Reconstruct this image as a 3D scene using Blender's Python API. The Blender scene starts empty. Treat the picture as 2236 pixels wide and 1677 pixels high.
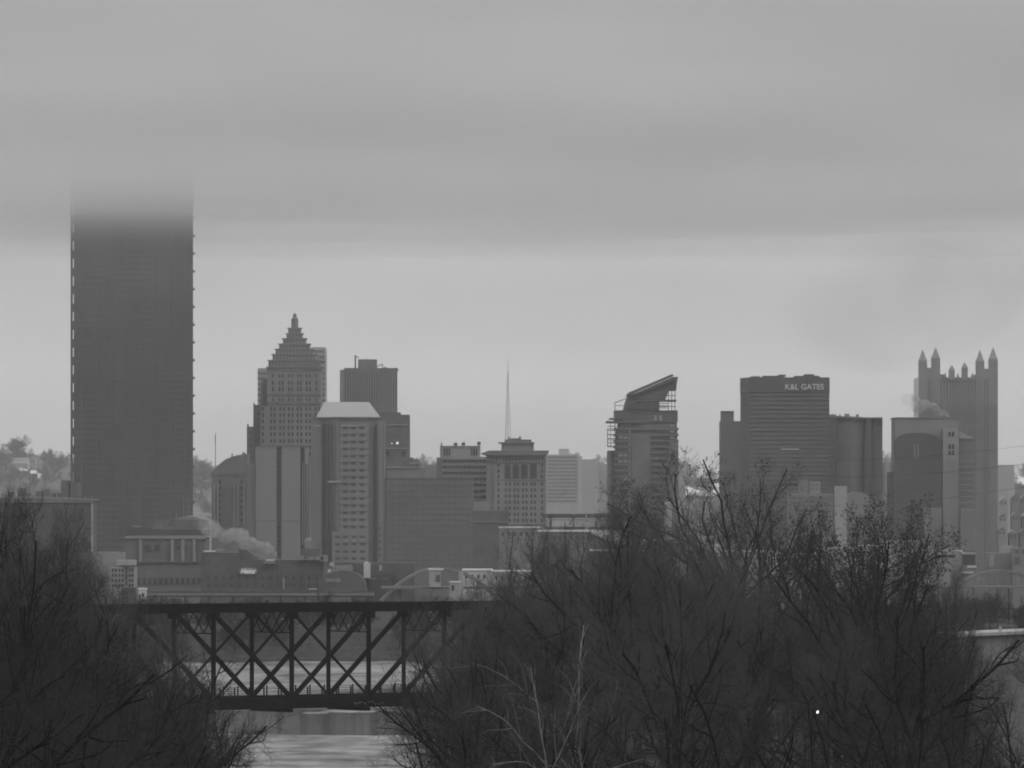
import bpy, bmesh, math, random
import numpy as np
from mathutils import Vector, noise

# ------------------------------------------------------------------ camera, sky, sun, exposure
SC = bpy.context.scene
COL = SC.collection
F = 14000.0; CX = 1118.0; YH = 1120.0; H = 50.0      # focal length in photo pixels, horizon row, eye height
PI = math.pi
def XW(px, D): return (px - CX) * D / F
def ZW(py, D): return H - (py - YH) * D / F

cd = bpy.data.cameras.new('camera'); cam = bpy.data.objects.new('camera', cd); COL.objects.link(cam)
cam.location = (0, 0, H); cam.rotation_euler = (PI / 2, 0, 0)
cd.sensor_width = 36; cd.lens = 36 * F / 2236.0
cd.shift_y = (YH - 838.5) / 2236.0
cd.clip_start = 1; cd.clip_end = 30000
SC.camera = cam

CLOUD_LO, CLOUD_HI = .52, .97  # cloud albedo range: shading of thick and thin cloud put into the colour
SUN_EL, SUN_AZ = math.radians(38), math.radians(128)   # azimuth measured from +Y towards +X (behind, to the right)
w = bpy.data.worlds.new('World'); SC.world = w; w.use_nodes = True
nt = w.node_tree; nt.nodes.clear(); N = nt.nodes.new; L = nt.links.new
out = N('ShaderNodeOutputWorld'); bg = N('ShaderNodeBackground'); L(bg.outputs[0], out.inputs[0])
sky = N('ShaderNodeTexSky'); sky.sky_type = 'NISHITA'; sky.sun_disc = False
sky.sun_elevation = SUN_EL; sky.sun_rotation = SUN_AZ
sbw = N('ShaderNodeRGBToBW'); L(sky.outputs[0], sbw.inputs[0])
smul = N('ShaderNodeMath'); smul.operation = 'MULTIPLY'; smul.inputs[1].default_value = 0.012; L(sbw.outputs[0], smul.inputs[0])
tc = N('ShaderNodeTexCoord'); sep = N('ShaderNodeSeparateXYZ'); L(tc.outputs['Generated'], sep.inputs[0])
# soft overcast layers: brightness by height above the horizon, warped by noise
mp = N('ShaderNodeMapping'); mp.inputs['Scale'].default_value = (9, 9, 34); L(tc.outputs['Generated'], mp.inputs[0])
nz = N('ShaderNodeTexNoise'); nz.inputs['Scale'].default_value = 1.0; nz.inputs['Detail'].default_value = 4; nz.inputs['Roughness'].default_value = 0.5
L(mp.outputs[0], nz.inputs['Vector'])
nsub = N('ShaderNodeMath'); nsub.operation = 'MULTIPLY_ADD'; nsub.inputs[1].default_value = 0.030; nsub.inputs[2].default_value = -0.015
L(nz.outputs['Fac'], nsub.inputs[0])
zadd = N('ShaderNodeMath'); zadd.operation = 'ADD'; L(sep.outputs['Z'], zadd.inputs[0]); L(nsub.outputs[0], zadd.inputs[1])
mr = N('ShaderNodeMapRange'); mr.inputs['From Min'].default_value = 0.0; mr.inputs['From Max'].default_value = 0.12; L(zadd.outputs[0], mr.inputs[0])
cr = N('ShaderNodeValToRGB'); cr.color_ramp.interpolation = 'B_SPLINE'; L(mr.outputs[0], cr.inputs[0])
SKY = [(0.0, .375), (0.10, .39), (0.22, .405), (0.33, .405), (0.5, .42), (0.75, .51), (1.0, .57)]
e = cr.color_ramp.elements
e[0].position = SKY[0][0]; e[0].color = (SKY[0][1],) * 3 + (1,)
e[1].position = SKY[-1][0]; e[1].color = (SKY[-1][1],) * 3 + (1,)
for p_, v_ in SKY[1:-1]:
    q = e.new(p_); q.color = (v_, v_, v_, 1)
mp2 = N('ShaderNodeMapping'); mp2.inputs['Scale'].default_value = (22, 22, 60); L(tc.outputs['Generated'], mp2.inputs[0])
nz2 = N('ShaderNodeTexNoise'); nz2.inputs['Scale'].default_value = 1.0; nz2.inputs['Detail'].default_value = 5; L(mp2.outputs[0], nz2.inputs['Vector'])
nm = N('ShaderNodeMath'); nm.operation = 'MULTIPLY_ADD'; nm.inputs[1].default_value = 0.34; nm.inputs[2].default_value = 0.83; L(nz2.outputs['Fac'], nm.inputs[0])
cm = N('ShaderNodeMath'); cm.operation = 'MULTIPLY'; L(cr.outputs[0], cm.inputs[0]); L(nm.outputs[0], cm.inputs[1])
sadd = N('ShaderNodeMath'); sadd.operation = 'ADD'; L(cm.outputs[0], sadd.inputs[0]); L(smul.outputs[0], sadd.inputs[1])
zen = N('ShaderNodeMath'); zen.operation = 'MULTIPLY_ADD'; zen.use_clamp = False; zen.inputs[1].default_value = 1.25; zen.inputs[2].default_value = 1.0   # an overcast sky is brighter overhead
L(sep.outputs['Z'], zen.inputs[0]); zm = N('ShaderNodeMath'); zm.operation = 'MULTIPLY'; L(zen.outputs[0], zm.inputs[0]); L(sadd.outputs[0], zm.inputs[1])
L(zm.outputs[0], bg.inputs['Color']); bg.inputs['Strength'].default_value = 1.17

sl = bpy.data.lights.new('sun', 'SUN'); sl.energy = 0.5; sl.angle = math.radians(20); sl.color = (1, 1, 1)
so = bpy.data.objects.new('sun', sl); COL.objects.link(so)
sd = Vector((math.sin(SUN_AZ) * math.cos(SUN_EL), math.cos(SUN_AZ) * math.cos(SUN_EL), math.sin(SUN_EL)))
so.rotation_euler = sd.to_track_quat('Z', 'Y').to_euler(); so.location = (0, -100, 400)

vs = SC.view_settings; SC.display_settings.display_device = 'sRGB'
vs.view_transform = 'Standard'; vs.look = 'None'; vs.exposure = 0.0; vs.gamma = 1; vs.use_curve_mapping = False
SC.render.engine = 'CYCLES'; cy = SC.cycles
cy.use_denoising = True; cy.max_bounces = 6; cy.diffuse_bounces = 2; cy.glossy_bounces = 3; cy.volume_bounces = 1
cy.transparent_max_bounces = 8; cy.caustics_reflective = False; cy.caustics_refractive = False
cy.pixel_filter_type = 'BLACKMAN_HARRIS'; cy.filter_width = 1.9

# ------------------------------------------------------------------ materials (everything is neutral grey: the place is seen in monochrome)
MATS = {}
def mat(name, v, rough=0.85, var=0.12, scale=0.25, spec=0.3, emit=0.0, stretch=None, detail=4.0, metal=0.0):
    if name in MATS: return MATS[name]
    m = bpy.data.materials.new(name); m.use_nodes = True; MATS[name] = m
    t = m.node_tree; b = t.nodes['Principled BSDF']
    b.inputs['Roughness'].default_value = rough; b.inputs['Specular IOR Level'].default_value = spec; b.inputs['Metallic'].default_value = metal
    b.inputs['Base Color'].default_value = (v, v, v, 1)
    if var > 0:
        c = t.nodes.new('ShaderNodeTexCoord'); mpn = t.nodes.new('ShaderNodeMapping'); n = t.nodes.new('ShaderNodeTexNoise'); r = t.nodes.new('ShaderNodeMapRange')
        mpn.inputs['Scale'].default_value = stretch or (1, 1, 1)
        t.links.new(c.outputs['Object'], mpn.inputs[0]); t.links.new(mpn.outputs[0], n.inputs['Vector'])
        n.inputs['Scale'].default_value = scale; n.inputs['Detail'].default_value = detail; n.inputs['Roughness'].default_value = 0.6
        r.inputs['From Min'].default_value = 0.3; r.inputs['From Max'].default_value = 0.7
        r.inputs['To Min'].default_value = v * (1 - var); r.inputs['To Max'].default_value = min(.95, v * (1 + var))
        t.links.new(n.outputs['Fac'], r.inputs[0]); t.links.new(r.outputs[0], b.inputs['Base Color'])
    if emit > 0:
        b.inputs['Emission Color'].default_value = (1, 1, 1, 1); b.inputs['Emission Strength'].default_value = emit
    return m
glass = mat('dark_window_glass', .05, .35, .35, .12, .5)
glass2 = mat('grey_window_glass', .11, .3, .3, .12, .5)
corten = mat('weathered_steel', .105, .6, .25, .05, stretch=(1, 1, .15))
corten2 = mat('weathered_steel_column', .12, .6, .2, .1, stretch=(1, 1, .1))
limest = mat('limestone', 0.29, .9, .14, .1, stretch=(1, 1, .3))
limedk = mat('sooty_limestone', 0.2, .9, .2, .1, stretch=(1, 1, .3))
conc = mat('pale_concrete', .34, .9, .12, .08, stretch=(1, 1, .3))
concm = mat('concrete', 0.26, .9, .14, .08, stretch=(1, 1, .3))
brick = mat('dark_brick', .12, .9, .25, .15)
brickm = mat('brown_brick', .15, .9, .2, .12)
alum = mat('pale_aluminium', .36, .6, .08, .1)
slabm = mat('grey_panel_cladding', 0.235, .8, .1, .04, stretch=(1, 1, .2))
slabl = mat('light_panel_cladding', .28, .85, .1, .04, stretch=(1, 1, .2))
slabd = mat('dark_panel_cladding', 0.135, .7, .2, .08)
snow = mat('snow', .80, .9, .1, .08)
oldsnow = mat('old_snow', .50, .9, .35, .12)
white = mat('white_paint', .62, .8, .1, .1)
greyw = mat('grey_render_wall', .40, .85, .15, .1)
steel = mat('black_bridge_steel', .007, .9, .4, .5, 0.02)
rail_m = mat('dark_rail_steel', .012, .9, .2, .5, .02)
roofd = mat('dark_roofing', .09, .9, .2, .1)
roofl = mat('pale_metal_roof', .42, .6, .08, .06)
bark = mat('dark_bark', .010, 1, .35, 1.5, 0)
barkm = mat('grey_bark', .018, 1, .35, 1.5, 0)
twigm = mat('brown_twigs', .036, 1, .35, 1.2, 0)
twigp = mat('pale_twigs', .066, 1, .35, 1.2, 0)
twigd = mat('dark_twigs', .022, 1, .35, 1.2, 0)
twigh = mat('hill_twigs', .075, 1, .3, .5, 0)
barkp = mat('pale_sycamore_bark', .15, .9, .5, .8, .1)
leafm = mat('dry_leaves', .03, .9, .3, 2)
stone = mat('bridge_pier_stone', .14, .95, .3, .4)

# ------------------------------------------------------------------ mesh helpers
class MB:
    def __init__(s): s.v = []; s.f = []
    def add(s, vs_, fs_):
        o = len(s.v); s.v += vs_; s.f += [tuple(i + o for i in f) for f in fs_]; return s
    def box(s, x0, x1, y0, y1, z0, z1):
        return s.add([(x0, y0, z0), (x1, y0, z0), (x1, y1, z0), (x0, y1, z0), (x0, y0, z1), (x1, y0, z1), (x1, y1, z1), (x0, y1, z1)],
                     [(0, 3, 2, 1), (4, 5, 6, 7), (0, 1, 5, 4), (1, 2, 6, 5), (2, 3, 7, 6), (3, 0, 4, 7)])
    def prism(s, pts, z0, z1):                    # vertical prism from a footprint [(x, y)], z may be a list
        n = len(pts); za = z0 if isinstance(z0, (list, tuple)) else [z0] * n; zb = z1 if isinstance(z1, (list, tuple)) else [z1] * n
        vs_ = [(p[0], p[1], za[i]) for i, p in enumerate(pts)] + [(p[0], p[1], zb[i]) for i, p in enumerate(pts)]
        fs_ = [tuple(range(n))[::-1], tuple(range(n, 2 * n))] + [(i, (i + 1) % n, n + (i + 1) % n, n + i) for i in range(n)]
        return s.add(vs_, fs_)
    def frustum(s, a, b, z0, z1):                 # a, b = (x0, x1, y0, y1)
        return s.add([(a[0], a[2], z0), (a[1], a[2], z0), (a[1], a[3], z0), (a[0], a[3], z0), (b[0], b[2], z1), (b[1], b[2], z1), (b[1], b[3], z1), (b[0], b[3], z1)],
                     [(0, 3, 2, 1), (4, 5, 6, 7), (0, 1, 5, 4), (1, 2, 6, 5), (2, 3, 7, 6), (3, 0, 4, 7)])
    def extr(s, pts, y0, y1):                     # outline in x, z extruded in depth
        n = len(pts); vs_ = [(p[0], y0, p[1]) for p in pts] + [(p[0], y1, p[1]) for p in pts]
        return s.add(vs_, [tuple(range(n)), tuple(range(n, 2 * n))[::-1]] + [(i, n + i, n + (i + 1) % n, (i + 1) % n) for i in range(n)])
    def beam(s, p, q, wd, ht=None):
        p = Vector(p); q = Vector(q); d = (q - p).normalized(); up = Vector((0, 0, 1)) if abs(d.z) < .95 else Vector((0, 1, 0))
        a = d.cross(up).normalized() * wd / 2; b = a.cross(d).normalized() * (ht or wd) / 2
        vs_ = [tuple(c + i * a + j * b) for c in (p, q) for i, j in ((-1, -1), (1, -1), (1, 1), (-1, 1))]
        return s.add(vs_, [(0, 3, 2, 1), (4, 5, 6, 7), (0, 1, 5, 4), (1, 2, 6, 5), (2, 3, 7, 6), (3, 0, 4, 7)])
    def lathe(s, cx, cy_, prof, n=12):            # prof [(r, z)] bottom to top
        vs_ = [(cx + r * math.cos(2 * PI * k / n), cy_ + r * math.sin(2 * PI * k / n), z) for r, z in prof for k in range(n)]
        fs_ = [(i * n + k, i * n + (k + 1) % n, (i + 1) * n + (k + 1) % n, (i + 1) * n + k) for i in range(len(prof) - 1) for k in range(n)]
        fs_ += [tuple(range(n))[::-1], tuple(range((len(prof) - 1) * n, len(prof) * n))]
        return s.add(vs_, fs_)
    def build(s, name, m, parent=None, kind=None, org=None, label=None):
        if not s.v: return None
        o3 = org if org is not None else (parent['org'] if parent is not None and 'org' in parent else (0, 0, 0))
        me = bpy.data.meshes.new(name); me.from_pydata([(x - o3[0], y - o3[1], z - o3[2]) for x, y, z in s.v], [], s.f)
        me.materials.append(m); me.update(); o = bpy.data.objects.new(name, me); COL.objects.link(o)
        if parent is not None: o.parent = parent
        else: o.location = o3
        if kind: o['kind'] = kind
        if label: o['label'] = label
        return o
def tag(o, label, cat, group=None):
    o['label'] = label; o['category'] = cat
    if group: o['group'] = group
    return o
def thing(name, label, cat, loc, group=None):
    o = bpy.data.objects.new(name, None); COL.objects.link(o); o.location = loc; o['org'] = list(loc); o.empty_display_size = 1
    return tag(o, label, cat, group)
GZ = 10.0                                        # downtown street level
class Bld:
    """a building measured on the photograph: px, py edges at distance D"""
    def __init__(s, name, label, x0, x1, D, cat='building', group=None, g=GZ):
        s.D = D; s.g = g; s.r = thing(name, label, cat, (XW((x0 + x1) / 2, D), D, g), group)
    def zz(s, y, D): return s.g if y is None else ZW(y, D)
    def box(s, part, x0, x1, y0, y1, m, dep=30, D=None, kind=None, parent=None):
        D = D or s.D; b = MB().box(XW(x0, D), XW(x1, D), D, D + dep, s.zz(y1, D), s.zz(y0, D))
        return b.build(part, m, parent or s.r, kind, org=tuple(s.r['org']))
    def boxes(s, part, lst, m, dep=30, D=None, kind=None, parent=None):
        D = D or s.D; b = MB()
        if not kind:
            return [s.box(part, x0, x1, y0, y1, m, dep, D, None, parent) for x0, x1, y0, y1 in lst][-1]
        for (x0, x1, y0, y1) in lst: b.box(XW(x0, D), XW(x1, D), D, D + dep, s.zz(y1, D), s.zz(y0, D))
        return b.build(part, m, parent or s.r, kind, org=tuple(s.r['org']))
    def poly(s, part, pts, y0, y1, m, kind=None):   # footprint [(px, D)]
        b = MB().prism([(XW(x, d), d) for x, d in pts], s.zz(y1, s.D), ZW(y0, s.D)); return b.build(part, m, s.r, kind, org=tuple(s.r['org']))
    def extr(s, part, pts, m, dep=30, D=None, kind=None):
        D = D or s.D; return MB().extr([(XW(x, D), ZW(y, D)) for x, y in pts], D, D + dep).build(part, m, s.r, kind, org=tuple(s.r['org']))
    def grid(s, x0, x1, y0, y1, xs, ys, fm, gm, D=None, pier=0.6, sp=0.5, gl=True):
        """window glass behind a proud frame of piers and spandrels; xs, ys = window intervals"""
        D = (D or s.D); b = MB()
        if gl: s.box('window_glass', x0, x1, y0, y1, gm, dep=.3, D=D - .3, kind='stuff')
        def comp(iv, a, c):
            r = []; p = a
            for u, v in iv:
                if u - p > 1e-6: r.append((p, u))
                p = v
            if c - p > 1e-6: r.append((p, c))
            return r
        for a, c in comp(xs, x0, x1): b.box(XW(a, D), XW(c, D), D - .3 - pier, D - .3, ZW(y1, D), ZW(y0, D))
        for a, c in comp(ys, y0, y1): b.box(XW(x0, D) + .01, XW(x1, D) - .01, D - .3 - sp, D - .29, ZW(c, D), ZW(a, D))
        return b.build('facade_frame', fm, s.r, 'stuff', org=tuple(s.r['org']))
def even(n, a, b, fr, off=0.5):
    p = (b - a) / n; return [(a + p * (i + (1 - fr) * off), a + p * (i + (1 - fr) * off + fr)) for i in range(n)]
def ss(a, b, x):
    t = np.clip((x - a) / (b - a), 0, 1); return t * t * (3 - 2 * t)

# ------------------------------------------------------------------ the ground: one sheet, with the river valley in it
def ground_z(X, Y):
    X = np.asarray(X, float); Y = np.asarray(Y, float)
    P = np.where(Y < 350, 47 - .06 * Y, 26.0)
    wob = 1.2 * np.sin(X * .05 + Y * .021) + .8 * np.sin(X * .13 - Y * .043)
    P = P + np.where(Y > 350, wob * .6, 0)
    right = ss(-9, -3, X + (Y - 870) * .004)
    left = 1 - ss(-30, -23, X)
    keep_r = 1 - ss(1015, 1130, Y); keep_l = 1 - ss(600, 740, Y); keep_m = 1 - ss(430, 680, Y)
    keep = np.maximum(np.maximum(right * keep_r, left * keep_l), keep_m)
    near = -3 + (P + 3) * keep
    far = -3 + 13 * ss(2178, 2240, Y + 4 * np.sin(X * .02))
    return np.where(Y < 1600, near, far)
def gz(x, y): return float(ground_z(x, y))
xs = np.concatenate([np.linspace(-1500, -260, 14), np.linspace(-240, 240, 121), np.linspace(260, 1500, 14)])
ys = np.concatenate([np.linspace(-45, 300, 18), np.linspace(310, 1200, 150), np.linspace(1220, 2160, 20), np.linspace(2170, 2300, 27), np.linspace(2330, 6900, 40)])
GX, GY = np.meshgrid(xs, ys); GZZ = ground_z(GX, GY)
def gridmesh(name, GX, GY, GZZ, m):
    ny, nx = GX.shape; v = np.stack([GX, GY, GZZ], -1).reshape(-1, 3)
    i = np.arange(nx - 1)[None, :] + nx * np.arange(ny - 1)[:, None]
    f = np.stack([i, i + 1, i + nx + 1, i + nx], -1).reshape(-1, 4)
    me = bpy.data.meshes.new(name); me.from_pydata(v.tolist(), [], f.tolist()); me.materials.append(m)
    me.polygons.foreach_set('use_smooth', [True] * len(me.polygons)); me.update()
    o = bpy.data.objects.new(name, me); COL.objects.link(o); o['kind'] = 'structure'; return o
earth = mat('leaf_litter_ground', .045, .95, .5, .35, .1, detail=8)
gridmesh('ground', GX, GY, GZZ, earth)

# the river: dark open water with broken sheets of snowy ice on it
def water_mat():
    m = bpy.data.materials.new('river_water'); m.use_nodes = True; t = m.node_tree; b = t.nodes['Principled BSDF']
    b.inputs['Base Color'].default_value = (.02, .02, .02, 1); b.inputs['Roughness'].default_value = .06; b.inputs['IOR'].default_value = 1.33
    c = t.nodes.new('ShaderNodeTexCoord'); n = t.nodes.new('ShaderNodeTexNoise'); bu = t.nodes.new('ShaderNodeBump')
    n.inputs['Scale'].default_value = .35; n.inputs['Detail'].default_value = 3
    t.links.new(c.outputs['Object'], n.inputs['Vector']); t.links.new(n.outputs['Fac'], bu.inputs['Height'])
    bu.inputs['Strength'].default_value = .02; bu.inputs['Distance'].default_value = .05; t.links.new(bu.outputs[0], b.inputs['Normal'])
    return m
def ice_mat():
    m = bpy.data.materials.new('snowy_river_ice'); m.use_nodes = True; t = m.node_tree; b = t.nodes['Principled BSDF']
    c = t.nodes.new('ShaderNodeTexCoord'); n = t.nodes.new('ShaderNodeTexNoise'); n.inputs['Scale'].default_value = .11; n.inputs['Detail'].default_value = 6; n.inputs['Roughness'].default_value = .62
    n2 = t.nodes.new('ShaderNodeTexNoise'); n2.inputs['Scale'].default_value = .02; n2.inputs['Detail'].default_value = 3
    ad = t.nodes.new('ShaderNodeMath'); ad.operation = 'ADD'
    r = t.nodes.new('ShaderNodeValToRGB'); r.color_ramp.elements[0].position = .80; r.color_ramp.elements[0].color = (.07, .07, .07, 1)
    r.color_ramp.elements[1].position = 1.18; r.color_ramp.elements[1].color = (.42, .42, .42, 1)
    mpn = t.nodes.new('ShaderNodeMapping'); mpn.inputs['Scale'].default_value = (1, .55, 1)
    t.links.new(c.outputs['Object'], mpn.inputs[0]); t.links.new(mpn.outputs[0], n.inputs['Vector']); t.links.new(mpn.outputs[0], n2.inputs['Vector'])
    t.links.new(n.outputs['Fac'], ad.inputs[0]); t.links.new(n2.outputs['Fac'], ad.inputs[1])
    mr_ = t.nodes.new('ShaderNodeMapRange'); mr_.inputs['From Max'].default_value = 1.0; mr_.inputs['From Min'].default_value = 0.0
    r.color_ramp.elements[1].position = .66; r.color_ramp.elements[0].position = .38
    hf = t.nodes.new('ShaderNodeMath'); hf.operation = 'MULTIPLY'; hf.inputs[1].default_value = .5; t.links.new(ad.outputs[0], hf.inputs[0])
    t.links.new(hf.outputs[0], r.inputs[0]); t.links.new(r.outputs[0], b.inputs['Base Color'])
    b.inputs['Roughness'].default_value = .9; b.inputs['Specular IOR Level'].default_value = .03
    return m
WATER = water_mat(); ICE = ice_mat()
MB().box(-1400, 1400, 640, 2215, -.4, 0).build('water', WATER, None, 'structure')
rnd = random.Random(5)
def ice_sheet(x0, x1, n, near, far, seed):
    top = []; bot = []
    for i in range(n):
        x = x0 + (x1 - x0) * i / (n - 1); a = noise.noise(Vector((x * .03, seed, 0))); b_ = noise.noise(Vector((x * .21, seed, 3)))
        bot.append((x, near(x) + 16 * a + 5 * b_)); a2 = noise.noise(Vector((x * .035, seed + 9, 0))); b2 = noise.noise(Vector((x * .25, seed + 9, 3)))
        top.append((x, far(x) + 22 * a2 + 7 * b2))
    m = MB()
    for i in range(n - 1):
        m.prism([bot[i], bot[i + 1], top[i + 1], top[i]], .01, .09)
    return m.build('ice_sheet', ICE, None, 'structure')
ice_sheet(-120, 120, 70, lambda x: 780, lambda x: 1428 - x * .35, 1)
ice_sheet(-160, 160, 80, lambda x: 1648 + x * .35, lambda x: 2165 + x * .2, 2)
def floe(px, py, wd, dd, seed):                      # a loose plate of ice
    D = H * F / (py - YH); x = XW(px, D); r = random.Random(seed); n = 11; pts = []
    for k in range(n):
        a = 2 * PI * k / n; q = .7 + .5 * r.random(); pts.append((x + wd / 2 * q * math.cos(a), D + dd / 2 * q * math.sin(a)))
    o = MB().prism(pts, .01, .1).build('ice_floe', ICE, None, None, org=(x, D, 0))
    return o
for i, (px, py, wd, dd, lab) in enumerate([(760, 1553, 14, 26, 'broad pale ice floe in dark water just below the bridge deck'),
        (690, 1557, 7, 14, 'small ice floe left of the broad one below the bridge'),
        (845, 1551, 8, 10, 'thin ice floe right of the broad one below the bridge')]):
    tag(floe(px, py, wd, dd, i), lab, 'ice floe', 'ice floes on the open water')

# ------------------------------------------------------------------ far hills
ridge = [(-900, 1000), (-200, 985), (0, 990), (62, 984), (74, 992), (90, 1003), (150, 1016), (250, 1020), (400, 1028), (460, 1030), (700, 1026), (900, 1022), (960, 1022),
         (1190, 1020), (1240, 1015), (1330, 1020), (1480, 1026), (1500, 1040), (1560, 1046), (1800, 1035), (1930, 1018), (1960, 1018), (2180, 1045), (2236, 1046), (2500, 1040), (3100, 1030)]
rx = np.array([XW(a, 5600) for a, b in ridge]); rz = np.array([ZW(b, 5600) for a, b in ridge])
hx = np.linspace(-1450, 1450, 220); hy = np.linspace(4880, 6800, 40)
HX, HY = np.meshgrid(hx, hy); R = np.interp(HX, rx, rz)
hn = np.array([[noise.fractal(Vector((a * .006, b * .006, 0)), 1, 2, 4) for a, b in zip(ra, rb)] for ra, rb in zip(HX, HY)])
HZ = 9 + (R - 9) * np.where(HY < 5600, ss(4850, 5600, HY) * .55 + .45 * np.clip((HY - 4880) / 720, 0, 1), 1 - .1 * (HY - 5600) / 1200) + hn * 3 * ss(4880, 5100, HY) * (1 - ss(5450, 5600, HY))
hillm = mat('wooded_hillside', .085, .95, .6, .03, .05, detail=9)
gridmesh('hills', HX, HY, HZ, hillm)
def hz(x, y):
    R_ = np.interp(x, rx, rz); t = (.55 * float(ss(4850, 5600, y)) + .45 * min(1, max(0, (y - 4880) / 720))) if y < 5600 else 1 - .1 * (y - 5600) / 1200
    return 9 + (R_ - 9) * t
def hill_D(px, py):                                   # where the view line meets the slope
    for D in np.arange(4900, 5600, 4):
        if hz(XW(px, D), D) >= ZW(py, D): return float(D)
    return 5598.0
def snow_patch(x0, x1, y0, y1, seed):
    m = MB(); n = 9; q = 4; r = random.Random(seed); P = []
    for j in range(q):
        row = []
        for i in range(n):
            px = x0 + (x1 - x0) * i / (n - 1); py = y1 + (y0 - y1) * j / (q - 1) + (r.random() - .5) * (y1 - y0) * .25
            D = hill_D(px, py); x = XW(px, D); row.append((x, D, hz(x, D) + 3.2))
        P.append(row)
    v = [p for row in P for p in row]; f = [(j * n + i, j * n + i + 1, (j + 1) * n + i + 1, (j + 1) * n + i) for j in range(q - 1) for i in range(n - 1)]
    m.add(v, f); return m.build('snow_field', oldsnow, None, 'structure')
for i, a in enumerate([(1180, 1330, 1068, 1096), (1480, 1570, 1066, 1090), (2175, 2300, 1049, 1066), (40, 60, 1031, 1037), (66, 80, 1036, 1043), (82, 90, 1042, 1053), (425, 442, 1050, 1054),
                       (440, 462, 1056, 1060), (428, 436, 1078, 1086), (925, 957, 1034, 1042), (117, 126, 1042, 1048), (1420, 1482, 1070, 1095)]): snow_patch(*a, i)

# ------------------------------------------------------------------ trees
def branch_tree(seed, Ht, kids, spread, lens, wig, lift, first=.25, r0=.30, lean=(0, 0), twig=.012, taper=.55, droop=0.0, segs=(7, 6, 5, 4, 3, 2)):
    """grow a bare tree; returns per level lists of (p0, p1, r0, r1)"""
    rn = random.Random(seed); S = [[] for _ in kids] + [[]]
    def grow(p, d, Ln, r, lev):
        n = segs[min(lev, 5)]; st = Ln / n; pts = [p]; dirs = [d]; rr = [r]; rend = max(twig * .7, r * (taper if lev else .35))
        for i in range(n):
            d = Vector((d.x + rn.gauss(0, wig), d.y + rn.gauss(0, wig), d.z + rn.gauss(0, wig * .7) + (lift if lev else .03) - (droop * (i / n) if lev in (1, 2) else 0))).normalized()
            q = p + d * st; r1 = r + (rend - r) * ((i + 1) / n)
            S[lev].append((p, q, rr[-1], r1)); p = q; pts.append(q); dirs.append(d); rr.append(r1)
        if lev >= len(kids): return
        k = kids[lev]; f0 = first if lev == 0 else .18
        for j in range(k):
            t = f0 + (1 - f0) * (j + rn.random() * .9) / k; t = min(.999, t); ii = min(n - 1, int(t * n)); fr = t * n - ii
            bp = pts[ii].lerp(pts[ii + 1], fr); bd = dirs[ii + 1]; br = rr[ii] * (1 - fr) + rr[ii + 1] * fr
            ang = spread[lev] * (1.15 - .45 * t) * (.75 + .5 * rn.random()); ph = j * 2.399 + rn.random() * 1.2
            ax = bd.orthogonal().normalized(); ax2 = bd.cross(ax); side = ax * math.cos(ph) + ax2 * math.sin(ph)
            nd = (bd * math.cos(ang) + side * math.sin(ang)).normalized()
            grow(bp, nd, lens[lev] * (1.05 - .5 * t if lev else .75 + .5 * math.sin(PI * min(1, max(0, (t - f0) / (1 - f0) * .85 + .1)))) * (.75 + .5 * rn.random()), max(twig, br * ((.56 if lev < 1 else .47) + .12 * rn.random())), lev + 1)
    grow(Vector((0, 0, 0)), Vector((lean[0], lean[1], 1)).normalized(), Ht, r0, 0)
    return S
def tubes(segl, ns):
    if not segl: return None, None
    P = np.array([s[0][:] for s in segl]); Q = np.array([s[1][:] for s in segl]); r0 = np.array([s[2] for s in segl]); r1 = np.array([s[3] for s in segl])
    d = Q - P; ln = np.linalg.norm(d, axis=1, keepdims=True) + 1e-9; d /= ln
    up = np.where(np.abs(d[:, 2:3]) < .9, np.array([[0, 0, 1.]]), np.array([[1., 0, 0]])); a = np.cross(d, up); a /= np.linalg.norm(a, axis=1, keepdims=True); b = np.cross(d, a)
    P = P - d * np.minimum(ln * .04, r0[:, None]); V = []
    for c, r in ((P, r0), (Q, r1)):
        for k in range(ns):
            th = 2 * PI * k / ns; V.append(c + (a * math.cos(th) + b * math.sin(th)) * r[:, None])
    V = np.stack(V, 1); n = len(segl); base = (np.arange(n) * 2 * ns)[:, None, None]
    k = np.arange(ns); fl = np.stack([k, (k + 1) % ns, ns + (k + 1) % ns, ns + k], -1)[None]
    return V.reshape(-1, 3), (base + fl).reshape(-1, 4)
def mesh_np(name, parts, m):
    V = []; Fc = []; o = 0
    for v, f in parts:
        if v is None: continue
        V.append(v); Fc.append(f + o); o += len(v)
    V = np.concatenate(V); Fc = np.concatenate(Fc); me = bpy.data.meshes.new(name)
    me.vertices.add(len(V)); me.vertices.foreach_set('co', V.astype(np.float32).ravel())
    me.loops.add(Fc.size); me.loops.foreach_set('vertex_index', Fc.astype(np.int32).ravel())
    me.polygons.add(len(Fc)); me.polygons.foreach_set('loop_start', np.arange(len(Fc), dtype=np.int32) * 4)
    me.polygons.foreach_set('loop_total', np.full(len(Fc), 4, np.int32)) if bpy.app.version < (4, 0, 0) else None
    me.materials.append(m); me.update(calc_edges=True); me.validate(); return me
PROTO = {}
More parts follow.
